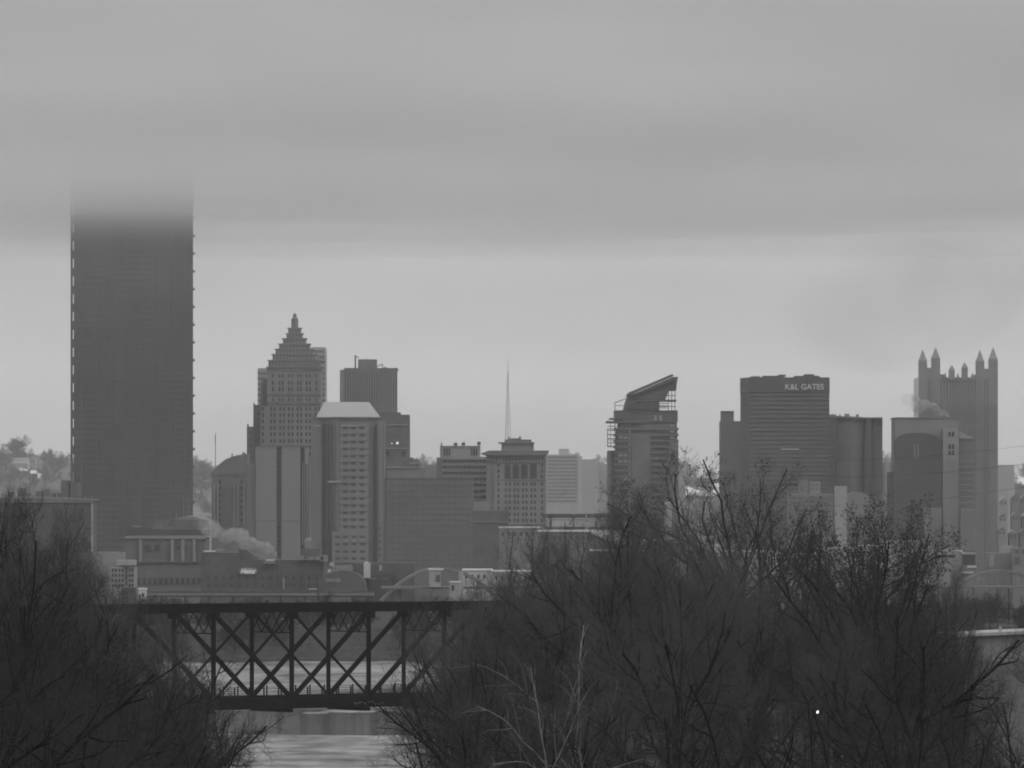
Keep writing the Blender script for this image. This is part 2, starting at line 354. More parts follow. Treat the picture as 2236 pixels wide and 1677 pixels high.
def make_proto(key, m, leaves=0, tm=None, **kw):
    S = branch_tree(**kw); nl = len(S)
    tr = mesh_np(key + '_trunk', [tubes(S[0], 8), tubes(S[1], 6), tubes(S[2], 4)], tm or m)
    cr_ = mesh_np(key + '_crown', [tubes(S[k], 4 if k < 4 else 3) for k in range(3, nl)], m)
    tips = [s[1] for s in S[-1]]; P_ = np.array([t[:] for t in tips]); zt = float(np.percentile(P_[:, 2], 99.3)); lv = None
    if leaves:
        rn = random.Random(3); V = []; Fc = []
        for t in rn.sample(tips, min(leaves, len(tips))):
            s_ = .055 + .05 * rn.random(); o = len(V)
            a = Vector((rn.gauss(0, 1), rn.gauss(0, 1), rn.gauss(0, 1))).normalized(); b = a.orthogonal().normalized(); c = a.cross(b)
            for k in (b, c, -b, -c): V.append((t + k * s_)[:])
            Fc.append((o, o + 1, o + 2, o + 3))
            V += [(t + a * s_)[:], (t + b * s_)[:], (t - a * s_)[:], (t - b * s_)[:]]; Fc.append((o + 4, o + 5, o + 6, o + 7))
        lv = mesh_np(key + '_leaves', [(np.array(V), np.array(Fc))], leafm)
    PROTO[key] = (tr, cr_, lv, zt, (float(np.percentile(P_[:, 0], 2)), float(np.percentile(P_[:, 0], 98))))
RAD = math.radians
make_proto('elm', twigp, tm=bark, seed=11, Ht=11.5, kids=(13, 7, 7, 6, 5), spread=(RAD(50), RAD(44), RAD(42), RAD(42), RAD(45)), lens=(10, 4.9, 2.5, 1.35, .75), wig=.16, lift=.045, first=.25, r0=.42, twig=.0075)
make_proto('oak', twigd, tm=bark, seed=23, Ht=10, kids=(10, 8, 7, 6, 5), spread=(RAD(68), RAD(50), RAD(46), RAD(45), RAD(45)), lens=(11.5, 5.2, 2.6, 1.35, .75), wig=.16, lift=.05, first=.22, r0=.50, twig=.0075)
make_proto('poplar', twigm, tm=barkm, leaves=1100, seed=37, Ht=17, kids=(12, 5, 5, 4, 3), spread=(RAD(44), RAD(38), RAD(40), RAD(40), RAD(40)), lens=(9.5, 4.2, 2.1, 1.2, .6), wig=.16, lift=.07, first=.22, r0=.40, twig=.008)
make_proto('seeding_tree', twigm, tm=bark, leaves=3200, seed=41, Ht=12, kids=(9, 6, 6, 5, 4), spread=(RAD(54), RAD(46), RAD(42), RAD(42), RAD(45)), lens=(9.5, 4.8, 2.4, 1.2, .6), wig=.16, lift=.05, first=.3, r0=.40, twig=.0075)
make_proto('sycamore', twigp, tm=barkp, seed=53, Ht=14, kids=(9, 6, 6, 5, 4), spread=(RAD(56), RAD(45), RAD(42), RAD(42), RAD(45)), lens=(10, 4.8, 2.4, 1.3, .75), wig=.16, lift=.02, droop=.14, first=.2, r0=.26, lean=(-.25, 0), twig=.0075)
make_proto('leaner', twigm, tm=bark, seed=67, Ht=14, kids=(9, 8, 6, 5, 4), spread=(RAD(62), RAD(48), RAD(44), RAD(45), RAD(45)), lens=(10, 5.4, 2.6, 1.4, .75), wig=.16, lift=.02, droop=.05, first=.15, r0=.48, lean=(.55, 0), twig=.0075)
make_proto('near_elm', twigp, tm=bark, seed=12, Ht=12, kids=(10, 6, 5, 5, 3), spread=(RAD(52), RAD(46), RAD(42), RAD(42), RAD(45)), lens=(10, 4.9, 2.6, 1.5, .8), wig=.17, lift=.045, first=.25, r0=.46, twig=.008)
make_proto('near_oak', twigm, tm=bark, seed=24, Ht=10, kids=(9, 7, 5, 5, 3), spread=(RAD(68), RAD(50), RAD(46), RAD(45), RAD(45)), lens=(11.5, 5.2, 2.7, 1.5, .8), wig=.18, lift=.04, first=.22, r0=.54, twig=.008)
make_proto('brush', twigp, seed=71, Ht=2.2, kids=(18, 9, 7, 4), spread=(RAD(52), RAD(38), RAD(38), RAD(42)), lens=(5.0, 2.4, 1.3, .7), wig=.16, lift=.03, first=.05, r0=.14, taper=.4, twig=.0075)
make_proto('hill_bare_tree', twigh, seed=98, Ht=6, kids=(10, 7, 6, 4), spread=(RAD(60), RAD(46), RAD(44), RAD(45)), lens=(6, 3.0, 1.6, 1.0), wig=.14, lift=.05, first=.12, r0=.22, twig=.04, segs=(4, 4, 3, 2, 1, 1))
make_proto('small_tree', barkm, seed=83, Ht=8, kids=(10, 7, 6, 4), spread=(RAD(50), RAD(42), RAD(42), RAD(45)), lens=(6, 3.0, 1.6, 1.0), wig=.12, lift=.07, first=.15, r0=.25, twig=.035, segs=(4, 4, 3, 2, 1, 1))
make_proto('small_wide_tree', bark, seed=97, Ht=6, kids=(10, 8, 6, 4), spread=(RAD(66), RAD(46), RAD(44), RAD(45)), lens=(6.5, 3.0, 1.6, 1.0), wig=.14, lift=.05, first=.12, r0=.25, twig=.04, segs=(4, 4, 3, 2, 1, 1))
def plant(key, px, ytop, D, label, group, rot=0.0, name='bare_tree', cat='tree', base=None, flip=False, hmin=0, sx=1.0):
    tr, cr_, lv, zt, ex = PROTO[key]; x = XW(px, D); b = gz(x, D) if base is None else base; ht = max(ZW(ytop, D) - b, hmin); s_ = ht / zt
    o = bpy.data.objects.new(name, None); COL.objects.link(o); o.location = (x, D, b - .15); o.rotation_euler = (0, 0, rot); o.scale = (s_ * sx * (-1 if flip else 1), s_ * sx, s_)
    tag(o, label, cat, group)
    for nm_, me in (('trunk', tr), ('crown', cr_), ('dry_leaves', lv)):
        if me is None: continue
        c = bpy.data.objects.new(nm_, me); COL.objects.link(c); c.parent = o
        if nm_ == 'dry_leaves': c['kind'] = 'stuff'
    return o
RG = 'bare trees massed on the right of the river'; LG = 'bare trees on the left of the river'
GR = 'dark bare tree inside the dense right hand tree mass'; GL = 'dark bare tree inside the dense left hand tree mass'
FG = [  # key, px, ytop, D, label, group, rot, flip, sx
    # left bank
    ('elm', 60, 1085, 400, 'tallest bare tree at the left edge, crown in front of the corniced building', LG, .3, False, .62), ('oak', 0, 1098, 380, GL, LG, 2.4, False, .55), ('elm', 130, 1120, 460, 'dark bare tree in front of the corner of the corniced building', LG, 2.0, False, .5),
    ('oak', -60, 1110, 420, GL, LG, 1.2, False, .7), ('oak', -60, 1180, 330, GL, LG, 4.9, False, .7), ('elm', 150, 1195, 480, GL, LG, .4, True, .55), ('oak', 60, 1250, 340, GL, LG, 3.0, True, .7),
    ('leaner', -150, 1290, 300, 'near dark tree at the lower left leaning right over the water', LG, 0, False, .85), ('oak', 190, 1265, 520, 'bare tree in front of the small white building at left', LG, 3.3, False, .55),
    ('oak', 250, 1355, 500, 'bare tree covering the left end of the truss bridge', LG, 4.1, False, .65), ('oak', 100, 1310, 400, GL, LG, 5.0, False, .7), ('oak', 180, 1340, 440, GL, LG, 5.7, False, .6), ('elm', 330, 1395, 520, GL, LG, 3.5, False, .6),
    ('oak', 160, 1410, 350, GL, LG, .8, False, .7), ('leaner', 40, 1460, 310, 'low dark tree with twigs reaching right across the water gap', LG, .35, False, .85), ('oak', 250, 1440, 380, GL, LG, 2.9, True, .6),
    ('oak', 390, 1470, 440, GL, LG, 1.3, True, .55), ('oak', 310, 1470, 400, 'low bare tree just left of the open water gap', LG, 1.9, False, .6), ('oak', 40, 1400, 320, GL, LG, 1.6, True, .8), ('oak', 90, 1100, 430, GL, LG, 5.2, True, .75), ('elm', 20, 1105, 440, GL, LG, 3.2, True, .9), ('oak', 450, 1500, 380, GL, LG, 4.2, True, .75), ('leaner', 300, 1480, 400, GL, LG, .15, False, .9), ('oak', 420, 1400, 480, GL, LG, 2.2, False, .6), ('elm', 260, 1320, 480, GL, LG, 1.2, True, .8), ('oak', 290, 1350, 520, GL, LG, 2.6, True, .6), ('elm', 370, 1375, 560, GL, LG, .6, True, .55), ('oak', 430, 1440, 500, GL, LG, 3.6, True, .5), ('oak', 350, 1500, 360, GL, LG, 4.6, True, .7), ('leaner', 200, 1540, 330, GL, LG, -.2, False, .7),
    # right bank, back row
    ('poplar', 1660, 985, 820, 'tall thin bare tree rising highest in front of the dark office tower', RG, .4, False, 1.1), ('poplar', 1575, 1005, 840, 'tall bare tree just left of the highest one', RG, 2.2, False, .8),
    ('poplar', 1735, 1075, 860, 'bare tree right of the highest one, in front of the dark office tower', RG, 5.1, False, .9), ('elm', 1500, 1095, 800, 'bare tree before the open gap between the slanted tower and the dark towers', RG, 3.0, False, .6),
    ('poplar', 1235, 1125, 900, 'slim bare tree in front of the snowy slope', RG, 1.0, False, .6), ('poplar', 1105, 1145, 880, 'slim bare tree at the left top of the right hand mass', RG, 4.0, False, .7),
    ('elm', 1165, 1225, 850, GR, RG, 2.5, False, .8), ('elm', 1055, 1270, 820, 'bare tree beside the right end of the truss bridge', RG, 5.5, False, .7), ('elm', 2095, 1232, 800, 'bare tree in front of the arched steel bridge at right', RG, 1.3, False, .5),
    ('elm', 1210, 1260, 760, GR, RG, 1.5, False, .9), ('oak', 1070, 1320, 720, GR, RG, 2.5, True, .7), ('elm', 1300, 1250, 780, GR, RG, 3.5, True, .8), ('oak', 1400, 1270, 760, GR, RG, 4.5, True, .8),
    ('elm', 1490, 1290, 720, GR, RG, .5, True, .8), ('oak', 1580, 1290, 760, GR, RG, 5.5, False, .8), ('elm', 1670, 1290, 720, GR, RG, 2.0, True, .8), ('oak', 1760, 1300, 700, GR, RG, 3.0, True, .8),
    ('elm', 1850, 1310, 720, GR, RG, 4.0, True, .8), ('oak', 1940, 1320, 680, GR, RG, 1.0, True, .8), ('elm', 2010, 1350, 700, GR, RG, 5.0, True, .7),
    ('elm', 1430, 1195, 700, GR, RG, 1.5, True, .95), ('elm', 1520, 1215, 740, GR, RG, 2.9, False, .95), ('elm', 1600, 1215, 700, GR, RG, .9, True, .9), ('elm', 1330, 1205, 740, GR, RG, 4.9, False, .95), ('elm', 1800, 1215, 660, GR, RG, 3.9, False, .95),
    ('elm', 1710, 1225, 740, GR, RG, 5.9, True, .95), ('elm', 1900, 1245, 700, GR, RG, .1, True, .9), ('elm', 1480, 1260, 620, GR, RG, 4.1, False, 1), ('elm', 1650, 1270, 620, GR, RG, 3.1, False, 1), ('elm', 1850, 1280, 600, GR, RG, 5.1, False, 1), ('elm', 1990, 1280, 620, GR, RG, 2.6, False, .8),
    ('oak', 1035, 1490, 410, 'spreading bare tree whose twigs reach furthest left over the icy water', RG, 1.2, False, .9), ('leaner', 1120, 1440, 420, GR, RG, .1, True, .9), ('oak', 1060, 1400, 440, GR, RG, 3.6, False, .8), ('oak', 1060, 1570, 380, GR, RG, 5.3, True, .8),
    ('elm', 1110, 1250, 700, GR, RG, 4.4, True, 1), ('elm', 1180, 1300, 600, GR, RG, 5.6, True, 1),
    ('seeding_tree', 1945, 1125, 600, 'narrow tree with dry leaf clusters, right behind the rounded one', RG, 4.6, True, .75), ('seeding_tree', 1830, 1105, 580, 'leafy topped tree overlapping the rounded one on its left', RG, 1.6, True, .8), ('elm', 1450, 1130, 620, 'full crowned bare tree just right of the broad one', RG, 2.4, True, .8), ('elm', 1340, 1110, 640, 'full crowned bare tree just left of the broad one', RG, 5.4, True, .75),
    ('elm', 1020, 1280, 600, GR, RG, .8, True, .75), ('oak', 1000, 1350, 540, GR, RG, 1.9, False, .7),
    # middle row
    ('elm', 1395, 1075, 560, 'broad bare tree in front of the tower with slanted roof', RG, 1.0, False, .75), ('seeding_tree', 1885, 1093, 540, 'rounded tree dotted with clusters of dry leaves, before the arched tower', RG, .6, False, .8),
    ('seeding_tree', 1775, 1112, 640, 'tree with dry leaf clusters left of the rounded one', RG, 3.4, False, .7), ('oak', 1965, 1185, 520, 'spreading bare tree at the right with snow roofs seen through it', RG, 2.7, False, .6),
    ('oak', 1270, 1225, 600, GR, RG, 3.9, False, .7), ('oak', 1120, 1290, 620, GR, RG, .9, False, .7), ('oak', 2080, 1310, 560, 'bare tree left of the long pale building at right', RG, 5.0, False, .55),
    ('elm', 1050, 1345, 580, GR, RG, 2.2, True, .6), ('oak', 1220, 1300, 540, GR, RG, 3.2, False, .75), ('oak', 1370, 1290, 560, GR, RG, 4.2, False, .75), ('oak', 1600, 1330, 520, GR, RG, 4.6, False, .75),
    ('oak', 1760, 1350, 520, GR, RG, 5.2, True, .75), ('elm', 1860, 1360, 500, GR, RG, 1.2, True, .75), ('elm', 1540, 1360, 480, GR, RG, 2.7, True, .75), ('oak', 1330, 1370, 480, GR, RG, 3.7, True, .75), ('oak', 1950, 1380, 500, GR, RG, 2.3, True, .7),
    ('oak', 1680, 1410, 460, GR, RG, 4.7, True, .75), ('oak', 2090, 1470, 540, GR, RG, 5.9, False, .6), ('oak', 1110, 1430, 460, GR, RG, .9, True, .65), ('oak', 1190, 1470, 420, GR, RG, 2.9, True, .7),
    # front row
    ('sycamore', 1340, 1330, 470, 'pale barked sycamore leaning left with light arching limbs', RG, 0, False, .9), ('oak', 1150, 1370, 480, 'bare tree spreading left over the water by the bridge end', RG, 1.8, False, .7),
    ('elm', 1470, 1180, 430, 'dark near tree with steep straight limbs in the middle of the mass', RG, 5.2, False, .7), ('leaner', 1890, 1240, 420, 'dark tree at lower right leaning to the right', RG, .1, False, .75), ('oak', 2060, 1450, 420, GR, RG, 1.1, False, .65),
    ('oak', 2190, 1500, 430, GR, RG, .2, False, .7), ('oak', 2290, 1380, 460, 'bare tree at the right edge before the long pale building', RG, 3.0, False, .6), ('leaner', 1250, 1470, 400, 'low dark tree reaching left across the water gap', RG, 0, True, .65),
    ('oak', 1290, 1440, 390, GR, RG, 3.2, False, .8), ('sycamore', 1260, 1420, 390, 'second pale barked sycamore, lower left in the right hand mass', RG, .6, False, .8), ('oak', 1430, 1450, 390, GR, RG, 1.9, True, .8),
    ('oak', 1600, 1440, 360, GR, RG, 5.6, False, .8), ('oak', 1740, 1500, 360, GR, RG, 2.6, True, .8), ('oak', 1840, 1460, 390, GR, RG, 3.9, True, .8), ('oak', 1970, 1490, 360, GR, RG, 3.7, True, .8), ('oak', 2130, 1560, 380, GR, RG, 4.9, True, .8), ('oak', 1510, 1520, 360, GR, RG, 5.4, True, .8),
]
MARKS = [(30, 'the corniced building'), (140, 'the warehouse corner'), (240, 'the white block'), (330, 'the station building'), (420, 'the left end of the bridge'), (1050, 'the right bridge end'), (1110, 'the brown box building'), (1180, 'the corniced hotel'), (1260, 'the snowy slope'),
         (1340, 'the snowy sloping shed'), (1400, 'the slanted roof tower'), (1480, 'the slanted tower right edge'), (1540, 'the open gap of sky'), (1600, 'the notched block'), (1680, 'the signed tower'), (1760, 'the signed tower corner'),
         (1840, 'the white tapering block'), (1920, 'the gap left of the arched tower'), (1990, 'the arched tower'), (2080, 'the pale corner pier'), (2150, 'the spired tower'), (2210, 'the right picture edge')]
def own_label(lab, px, D):
    if lab not in (GR, GL): return lab
    mk = min(MARKS, key=lambda q: abs(q[0] - px))[1]; row = 'front' if D < 400 else 'second' if D < 470 else 'middle' if D < 600 else 'fourth' if D < 740 else 'back'
    return f'dark bare tree, {row} row, below {mk}'
FG = [('near_' + a if a in ('oak', 'elm') and d_ <= 490 and c >= 1330 else a, b, c, d_, own_label(l_, b, d_), g_, r_, f_, x_) for a, b, c, d_, l_, g_, r_, f_, x_ in FG]
_by = {}
for q_ in FG: _by.setdefault(q_[4], []).append(q_)
_new = {}
for lab_, li_ in _by.items():
    if len(li_) > 1:
        names_ = {2: ('taller', 'lower'), 3: ('tallest', 'middle', 'lowest')}.get(len(li_), ('tallest', 'second tallest', 'second lowest', 'lowest'))
        for q_, n_ in zip(sorted(li_, key=lambda z: z[2]), names_): _new[id(q_)] = lab_ + ', the ' + n_ + ' one'
FG = [q_[:4] + (_new.get(id(q_), q_[4]),) + q_[5:] for q_ in FG]
for k_, px, yt, D, lab, g_, rt, fl, sx in FG: plant(k_, px, yt, D, lab, g_, rt, flip=fl, sx=sx)
rnd = random.Random(8)
UL = 'bare bush in the undergrowth below the trees'
for i in range(46):
    side = i % 3; px = rnd.uniform(1030, 2300) if side else rnd.uniform(-60, 400); D = rnd.uniform(380, 980) if side else rnd.uniform(340, 600)
    plant('brush', px, 0, D, UL + (' on the right bank' if side else ' on the left bank'), 'bushes under the bare trees', rnd.uniform(0, 6), name='bush', cat='bush', base=gz(XW(px, D), D)).scale = (rnd.uniform(.4, .8),) * 3
# far bank and hill top
for i in range(120):
    px = rnd.uniform(200, 1180) if i < 84 else rnd.uniform(1900, 2300); D = rnd.uniform(2205, 2275); x = XW(px, D); b = gz(x, D)
    o = plant(('small_tree', 'small_wide_tree')[i % 2], px, 0, D, 'bare tree in the dark wood along the far river bank', 'trees along the far river bank', rnd.uniform(0, 6), name='bank_tree', base=b)
    s_ = rnd.uniform(.45, .8); o.scale = (s_ * 1.3, s_ * 1.3, s_ * rnd.uniform(.85, 1.05))
for i in range(190):
    px = rnd.choice([rnd.uniform(-10, 165), rnd.uniform(-10, 165), rnd.uniform(-10, 120), rnd.uniform(415, 470), rnd.uniform(415, 470), rnd.uniform(895, 965), rnd.uniform(1185, 1335), rnd.uniform(1185, 1335), rnd.uniform(1478, 1580), rnd.uniform(1920, 1965), rnd.uniform(2170, 2245)])
    D = 5600 - min(600, abs(rnd.gauss(0, 240))); x = XW(px, D)
    o = plant('hill_bare_tree', px, 0, D, 'hazy bare tree on the far hill behind the city', 'trees on the far hill', rnd.uniform(0, 6), name='hill_tree', base=hz(x, D) - 1)
    s_ = rnd.uniform(.7, 1.3); o.scale = (s_, s_, s_)

# ------------------------------------------------------------------ the truss bridge
th = RAD(35); P0 = Vector((XW(637, 850), 850, 0)); ax = Vector((math.cos(th), math.sin(th), 0)); nx_ = Vector((-math.sin(th), math.cos(th), 0)); PN = 12.26; BW = 9.78
ZT0, ZT1, ZB0, ZB1 = 36.85, 37.95, 23.9, 25.1
br = thing('truss_bridge', 'black steel truss bridge crossing the river between the trees', 'bridge', (P0.x, P0.y, 23.9)); bo = tuple(br['org'])
def BP(i, far, z): p = P0 + ax * (i * PN) + (nx_ * BW if far else Vector()); return Vector((p.x, p.y, z))
i0, i1 = -5, 4
for far in (0, 1):
    MB().beam(BP(i0, far, (ZT0 + ZT1) / 2), BP(i1, far, (ZT0 + ZT1) / 2), .8, ZT1 - ZT0).build('top_chord', steel, br)
    MB().beam(BP(i0, far, (ZB0 + ZB1) / 2 + .3), BP(i1, far, (ZB0 + ZB1) / 2 + .3), .8, 1.5).build('bottom_chord', steel, br)
    for i in range(i0, i1 + 1):
        MB().beam(BP(i, far, ZB1 + .2), BP(i, far, ZT0 + .1), .62 if not far else .56, .62).build('post', steel, br)
        MB().prism([tuple((BP(i, far, 0) + ax * u * 1.0 + nx_ * v * .06)[:2]) for u, v in ((-1, -1), (1, -1), (1, 1), (-1, 1))], ZT0 - .9, ZT0 + .02).build('gusset_plate', steel, br)
    for i in range(i0, i1):                            # main diagonals fall towards the centre post 0, counters cross them beside it
        hi, lo = (i, i + 1) if i < 0 else (i + 1, i)
        MB().beam(BP(hi, far, ZT0), BP(lo, far, ZB1 + .3), .5, .52).build('diagonal', steel, br)
        if i in (-1, 0): MB().beam(BP(lo, far, ZT0) - nx_ * .12, BP(hi, far, ZB1 + .3) - nx_ * .12, .26, .28).build('counter_diagonal', steel, br)
for i in range(i0, i1 + 1):                            # lattice sway frame between near and far posts
    m = MB(); zt, zb = ZT0 + .1, ZT0 - 2.75; A = BP(i, 0, 0); B_ = BP(i, 1, 0); n = 4
    m.beam(Vector((A.x, A.y, zb)), Vector((B_.x, B_.y, zb)), .14, .14)
    for k in range(n):
        for s_ in (0, 1):
            a = A.lerp(B_, (k + .0) / n); c = A.lerp(B_, (k + 1.0) / n)
            m.beam(Vector((a.x, a.y, zt if s_ else zb)), Vector((c.x, c.y, zb if s_ else zt)), .12, .12)
        c = A.lerp(B_, (k + .5) / n)
    m.build('sway_lattice', steel, br)
    MB().beam(BP(i, 0, ZB0 + .1), BP(i, 1, ZB0 + .1), .5, .9).build('floor_beam', steel, br)
    if i < i1:
        m = MB(); m.beam(BP(i, 0, ZT1 - .4), BP(i + 1, 1, ZT1 - .4), .15); m.beam(BP(i, 1, ZT1 - .4), BP(i + 1, 0, ZT1 - .4), .15); m.build('top_bracing', steel, br)
MB().beam(BP(i0, 0, ZB1 - .25) + nx_ * BW / 2, BP(i1, 0, ZB1 - .25) + nx_ * BW / 2, BW - 1.2, .35).build('deck', roofd, br)
for off in (-.2, 0):
    pass
for off, far in ((.9, 0), (-.9, 1)):
    a0 = BP(i0, far, 0) + nx_ * off; L_ = PN * (i1 - i0)
    for k in range(int(L_ / 2.3)):
        p = a0 + ax * (k * 2.3 + (1.0 if far else 0)); MB().beam(Vector((p.x, p.y, ZB1 - .1)), Vector((p.x, p.y, ZB1 + 1.8)), .2, .2).build('railing_post', rail_m, br)
    for z in (.55, 1.05, 1.6):
        MB().beam(Vector((a0.x, a0.y, ZB1 + z)), Vector((a0.x, a0.y, ZB1 + z)) + ax * L_, .05, .06).build('hand_rail', rail_m, br)
g = MB()                                              # pale scrawl painted on the girder
gr = random.Random(2)
for k in range(9):
    a = BP(.78 + k * .045, 0, ZB0 + .75 + gr.uniform(-.12, .12)) - nx_ * .42; g.beam(a, a + ax * gr.uniform(.2, .5) + Vector((0, 0, gr.uniform(-.35, .35))), .02, .09)
g.build('painted_scrawl', mat('faded_paint', .12, .9, .1), br)
for i in (-4, 3.6):
    c = BP(i, 0, 0) + nx_ * BW / 2; gg = gz(c.x, c.y) - 2; m = MB()
    pts = [tuple((c + ax * u * 1.7 + nx_ * v * 7)[:2]) for u, v in ((-1, -1), (1, -1), (1, 1), (-1, 1))]
    m.prism(pts, min(gg, -3) if i < 0 else gg, ZB0 - .35); m.build('pier', stone, br)

# ------------------------------------------------------------------ downtown buildings
# dark steel tower vanishing into the cloud
b = Bld('steel_skyscraper', 'huge dark steel skyscraper whose top disappears into low cloud', 154, 423, 3500)
b.poly('wall', [(160.9, 3500), (421.5, 3500), (292, 3560)], 250, None, corten)
for i in range(8):
    x = 162 + (421.5 - 162) * (i + .5) / 8; b.box('column', x - 1.6, x + 1.6, 250, None, corten2, dep=.9, D=3499)
b.box('column', 154, 158.8, 250, None, corten2, dep=1.5, D=3500)
L_ = [(158.8, 160.9, 512.3 + 38.8 * k + 14 + 20 - 38.8 * 8, 512.3 + 38.8 * k + 38.8 + 14 - 38.8 * 8) for k in range(27)]
b.boxes('column_bracket', L_, corten2, dep=1.2, kind='stuff')
b.boxes('edge_bracket', [(421.4, 425.6, 512.3 - 310.4 + 38.8 * k, 517.5 - 310.4 + 38.8 * k) for k in range(27)], corten2, dep=1.2, kind='stuff')
b.boxes('spandrel_band', [(162, 421.5, 255 + 12.93 * k, 255 + 12.93 * k + 6) for k in range(76)], mat('weathered_spandrel', .108, .6, .3, .05), dep=.3, D=3499.7, kind='stuff')

# stepped pyramid art deco tower
b = Bld('stepped_pyramid_tower', 'art deco stone tower with a stepped pyramid top and small lantern', 532, 705, 3600)
k3 = 3600 / F
def sq(part, x0, x1, y0, y1, m, eave=0):
    wd = (x1 - x0) * k3; Dc = 3600 + 20; o = MB().box(XW(x0, 3600), XW(x1, 3600), Dc - wd / 2, Dc + wd / 2, b.zz(y1, 3600), ZW(y0, 3600))
    if eave: o.box(XW(x0, 3600) - eave, XW(x1, 3600) + eave, Dc - wd / 2 - eave, Dc + wd / 2 + eave, ZW(y0, 3600), ZW(y0 - 2.2, 3600))
    return o.build(part, m, b.r, None)
limeg = mat('grey_limestone', .29, .9, .14, .1, stretch=(1, 1, .3))
for i, (x0, x1, y0, y1) in enumerate([(627, 655, 716, 728), (623.5, 658.5, 728, 739), (615.8, 666, 739, 751), (607.7, 674, 751, 762.5), (600.5, 683, 762.5, 774), (593.7, 689.7, 774, 787.5), (585.3, 698.3, 787.5, 802)]):
    sq('pyramid_step', x0, x1, y0, y1, limeg, .6); fq = 3620 - (x1 - x0) * k3 / 2
    b.boxes('step_window', [(x, x + 2.2, y0 + 3.5, y1 - 2.5) for x in np.linspace(x0 + 3, x1 - 5, max(3, int((x1 - x0) / 7)))], glass2, dep=.3, D=fq - .2, kind='stuff')
cxw = XW(641, 3600)
MB().lathe(cxw, 3620, [(8.2 * k3, ZW(716, 3600)), (7.6 * k3, ZW(704, 3600)), (7.9 * k3, ZW(697, 3600)), (6.5 * k3, ZW(692, 3600)), (2.5 * k3, ZW(690, 3600))], 12).build('lantern', limedk, b.r)
MB().lathe(cxw, 3620, [(2.2 * k3, ZW(690.5, 3600)), (4.3 * k3, ZW(688, 3600)), (4.0 * k3, ZW(685, 3600)), (1.5 * k3, ZW(682, 3600)), (.6 * k3, ZW(680.5, 3600))], 10).build('finial', limedk, b.r)
sq('shaft', 582.8, 700, 802, None, limest, .8)
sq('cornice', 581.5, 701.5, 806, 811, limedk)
fD = 3620 - 117.2 * k3 / 2
prs = [(594, 598), (609, 612.5), (616, 619.5), (629.5, 633), (636.5, 640), (649, 652.5), (655.5, 659), (668, 671.5), (675, 678.5), (689, 692.5)]
b.grid(583, 700, 812, 884, prs, [(817.5, 824), (832, 840), (845, 854), (862, 867), (870, 876)], limest, glass, D=fD, pier=1.0, sp=.7)
b.box('frieze', 583, 700, 860.5, 866, limedk, dep=1.2, D=fD - 1.4); b.box('frieze', 583, 700, 878, 883, limedk, dep=1.2, D=fD - 1.4)
b.box('lower_shaft', 569, 715, 886, None, limest, dep=45, D=fD - 3)
lp = [(x - 2, x + 2) for x in (574, 592.5, 600, 612, 620, 631, 639, 650, 658, 669, 677, 689, 697, 708)]
b.grid(569, 715, 888, 1000, lp, [(y - 4, y + 4) for y in (893, 906.5, 920, 934, 948, 963, 977, 991)], limest, glass, D=fD - 3, pier=1.2, sp=.8)
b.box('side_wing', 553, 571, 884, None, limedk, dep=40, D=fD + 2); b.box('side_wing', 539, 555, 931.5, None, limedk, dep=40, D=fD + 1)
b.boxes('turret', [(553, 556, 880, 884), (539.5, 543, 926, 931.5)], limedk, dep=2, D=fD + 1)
b.boxes('side_window', [(x, x + 3.2, y, y + 6) for x in (546.5, 562) for y in range(900, 1120, 14) if not (x < 550 and y < 935)], glass, dep=.4, D=fD + .7, kind='stuff')
b.box('pilaster', 568, 572, 838, 886, limedk, dep=8, D=fD - 2.5); b.box('pilaster', 572, 583.5, 829, 886, limedk, dep=12, D=fD + 2)

# pale striped towers behind it
b = Bld('banded_tower', 'pale banded high rise half hidden behind the stepped pyramid tower', 562, 710, 3980)
b.box('wall', 675, 709.7, 758, None, conc, dep=40); b.box('wall', 562.5, 676, 804, None, conc, dep=38, D=3981)
b.boxes('window_band', [(675.5, 709.2, y, y + 5.2) for y in range(764, 1000, 12)], glass2, dep=.5, D=3979.6, kind='stuff')
b.boxes('window_band', [(563, 674, y, y + 5.2) for y in range(812, 1000, 12)], glass2, dep=.5, D=3980.6, kind='stuff')

# ribbed tower with chamfered corner
b = Bld('ribbed_tower', 'ribbed office tower with rooftop plant box and crane mast', 741, 869, 3750)
rp = [(742, 3762), (751, 3750), (867.8, 3750), (867.8, 3790), (742, 3790)]
b.poly('wall', rp, 807, None, concm)
b.grid(752, 867.5, 809, 990, even(22, 752, 867.5, .45), [(809.5, 989)], concm, glass2, pier=.9, sp=.3)
b.box('parapet', 751, 867.8, 803.5, 808, limedk, dep=36); b.box('plant_box', 781.7, 822, 784.5, 804, limedk, dep=22, D=3758)
m = MB(); D = 3755
m.beam((XW(776, D), D, ZW(806, D)), (XW(776, D), D, ZW(776, D)), .9); m.beam((XW(776, D), D, ZW(776.5, D)), (XW(784, D), D, ZW(782, D)), .5)
m.build('crane_mast', limedk, b.r)
m = MB(); m.beam((XW(822, D), D, ZW(801, D)), (XW(835, D), D, ZW(795, D)), .5); m.beam((XW(835, D), D, ZW(806, D)), (XW(835, D), D, ZW(795, D)), .5); m.box(XW(838, D), XW(843.5, D), D, D + 3, ZW(806, D), ZW(801, D)); m.build('roof_crane', limedk, b.r)
m = MB(); m.beam((XW(801, D), D, ZW(786, D)), (XW(801, D), D, ZW(780, D)), .3); m.build('antenna', limedk, b.r)

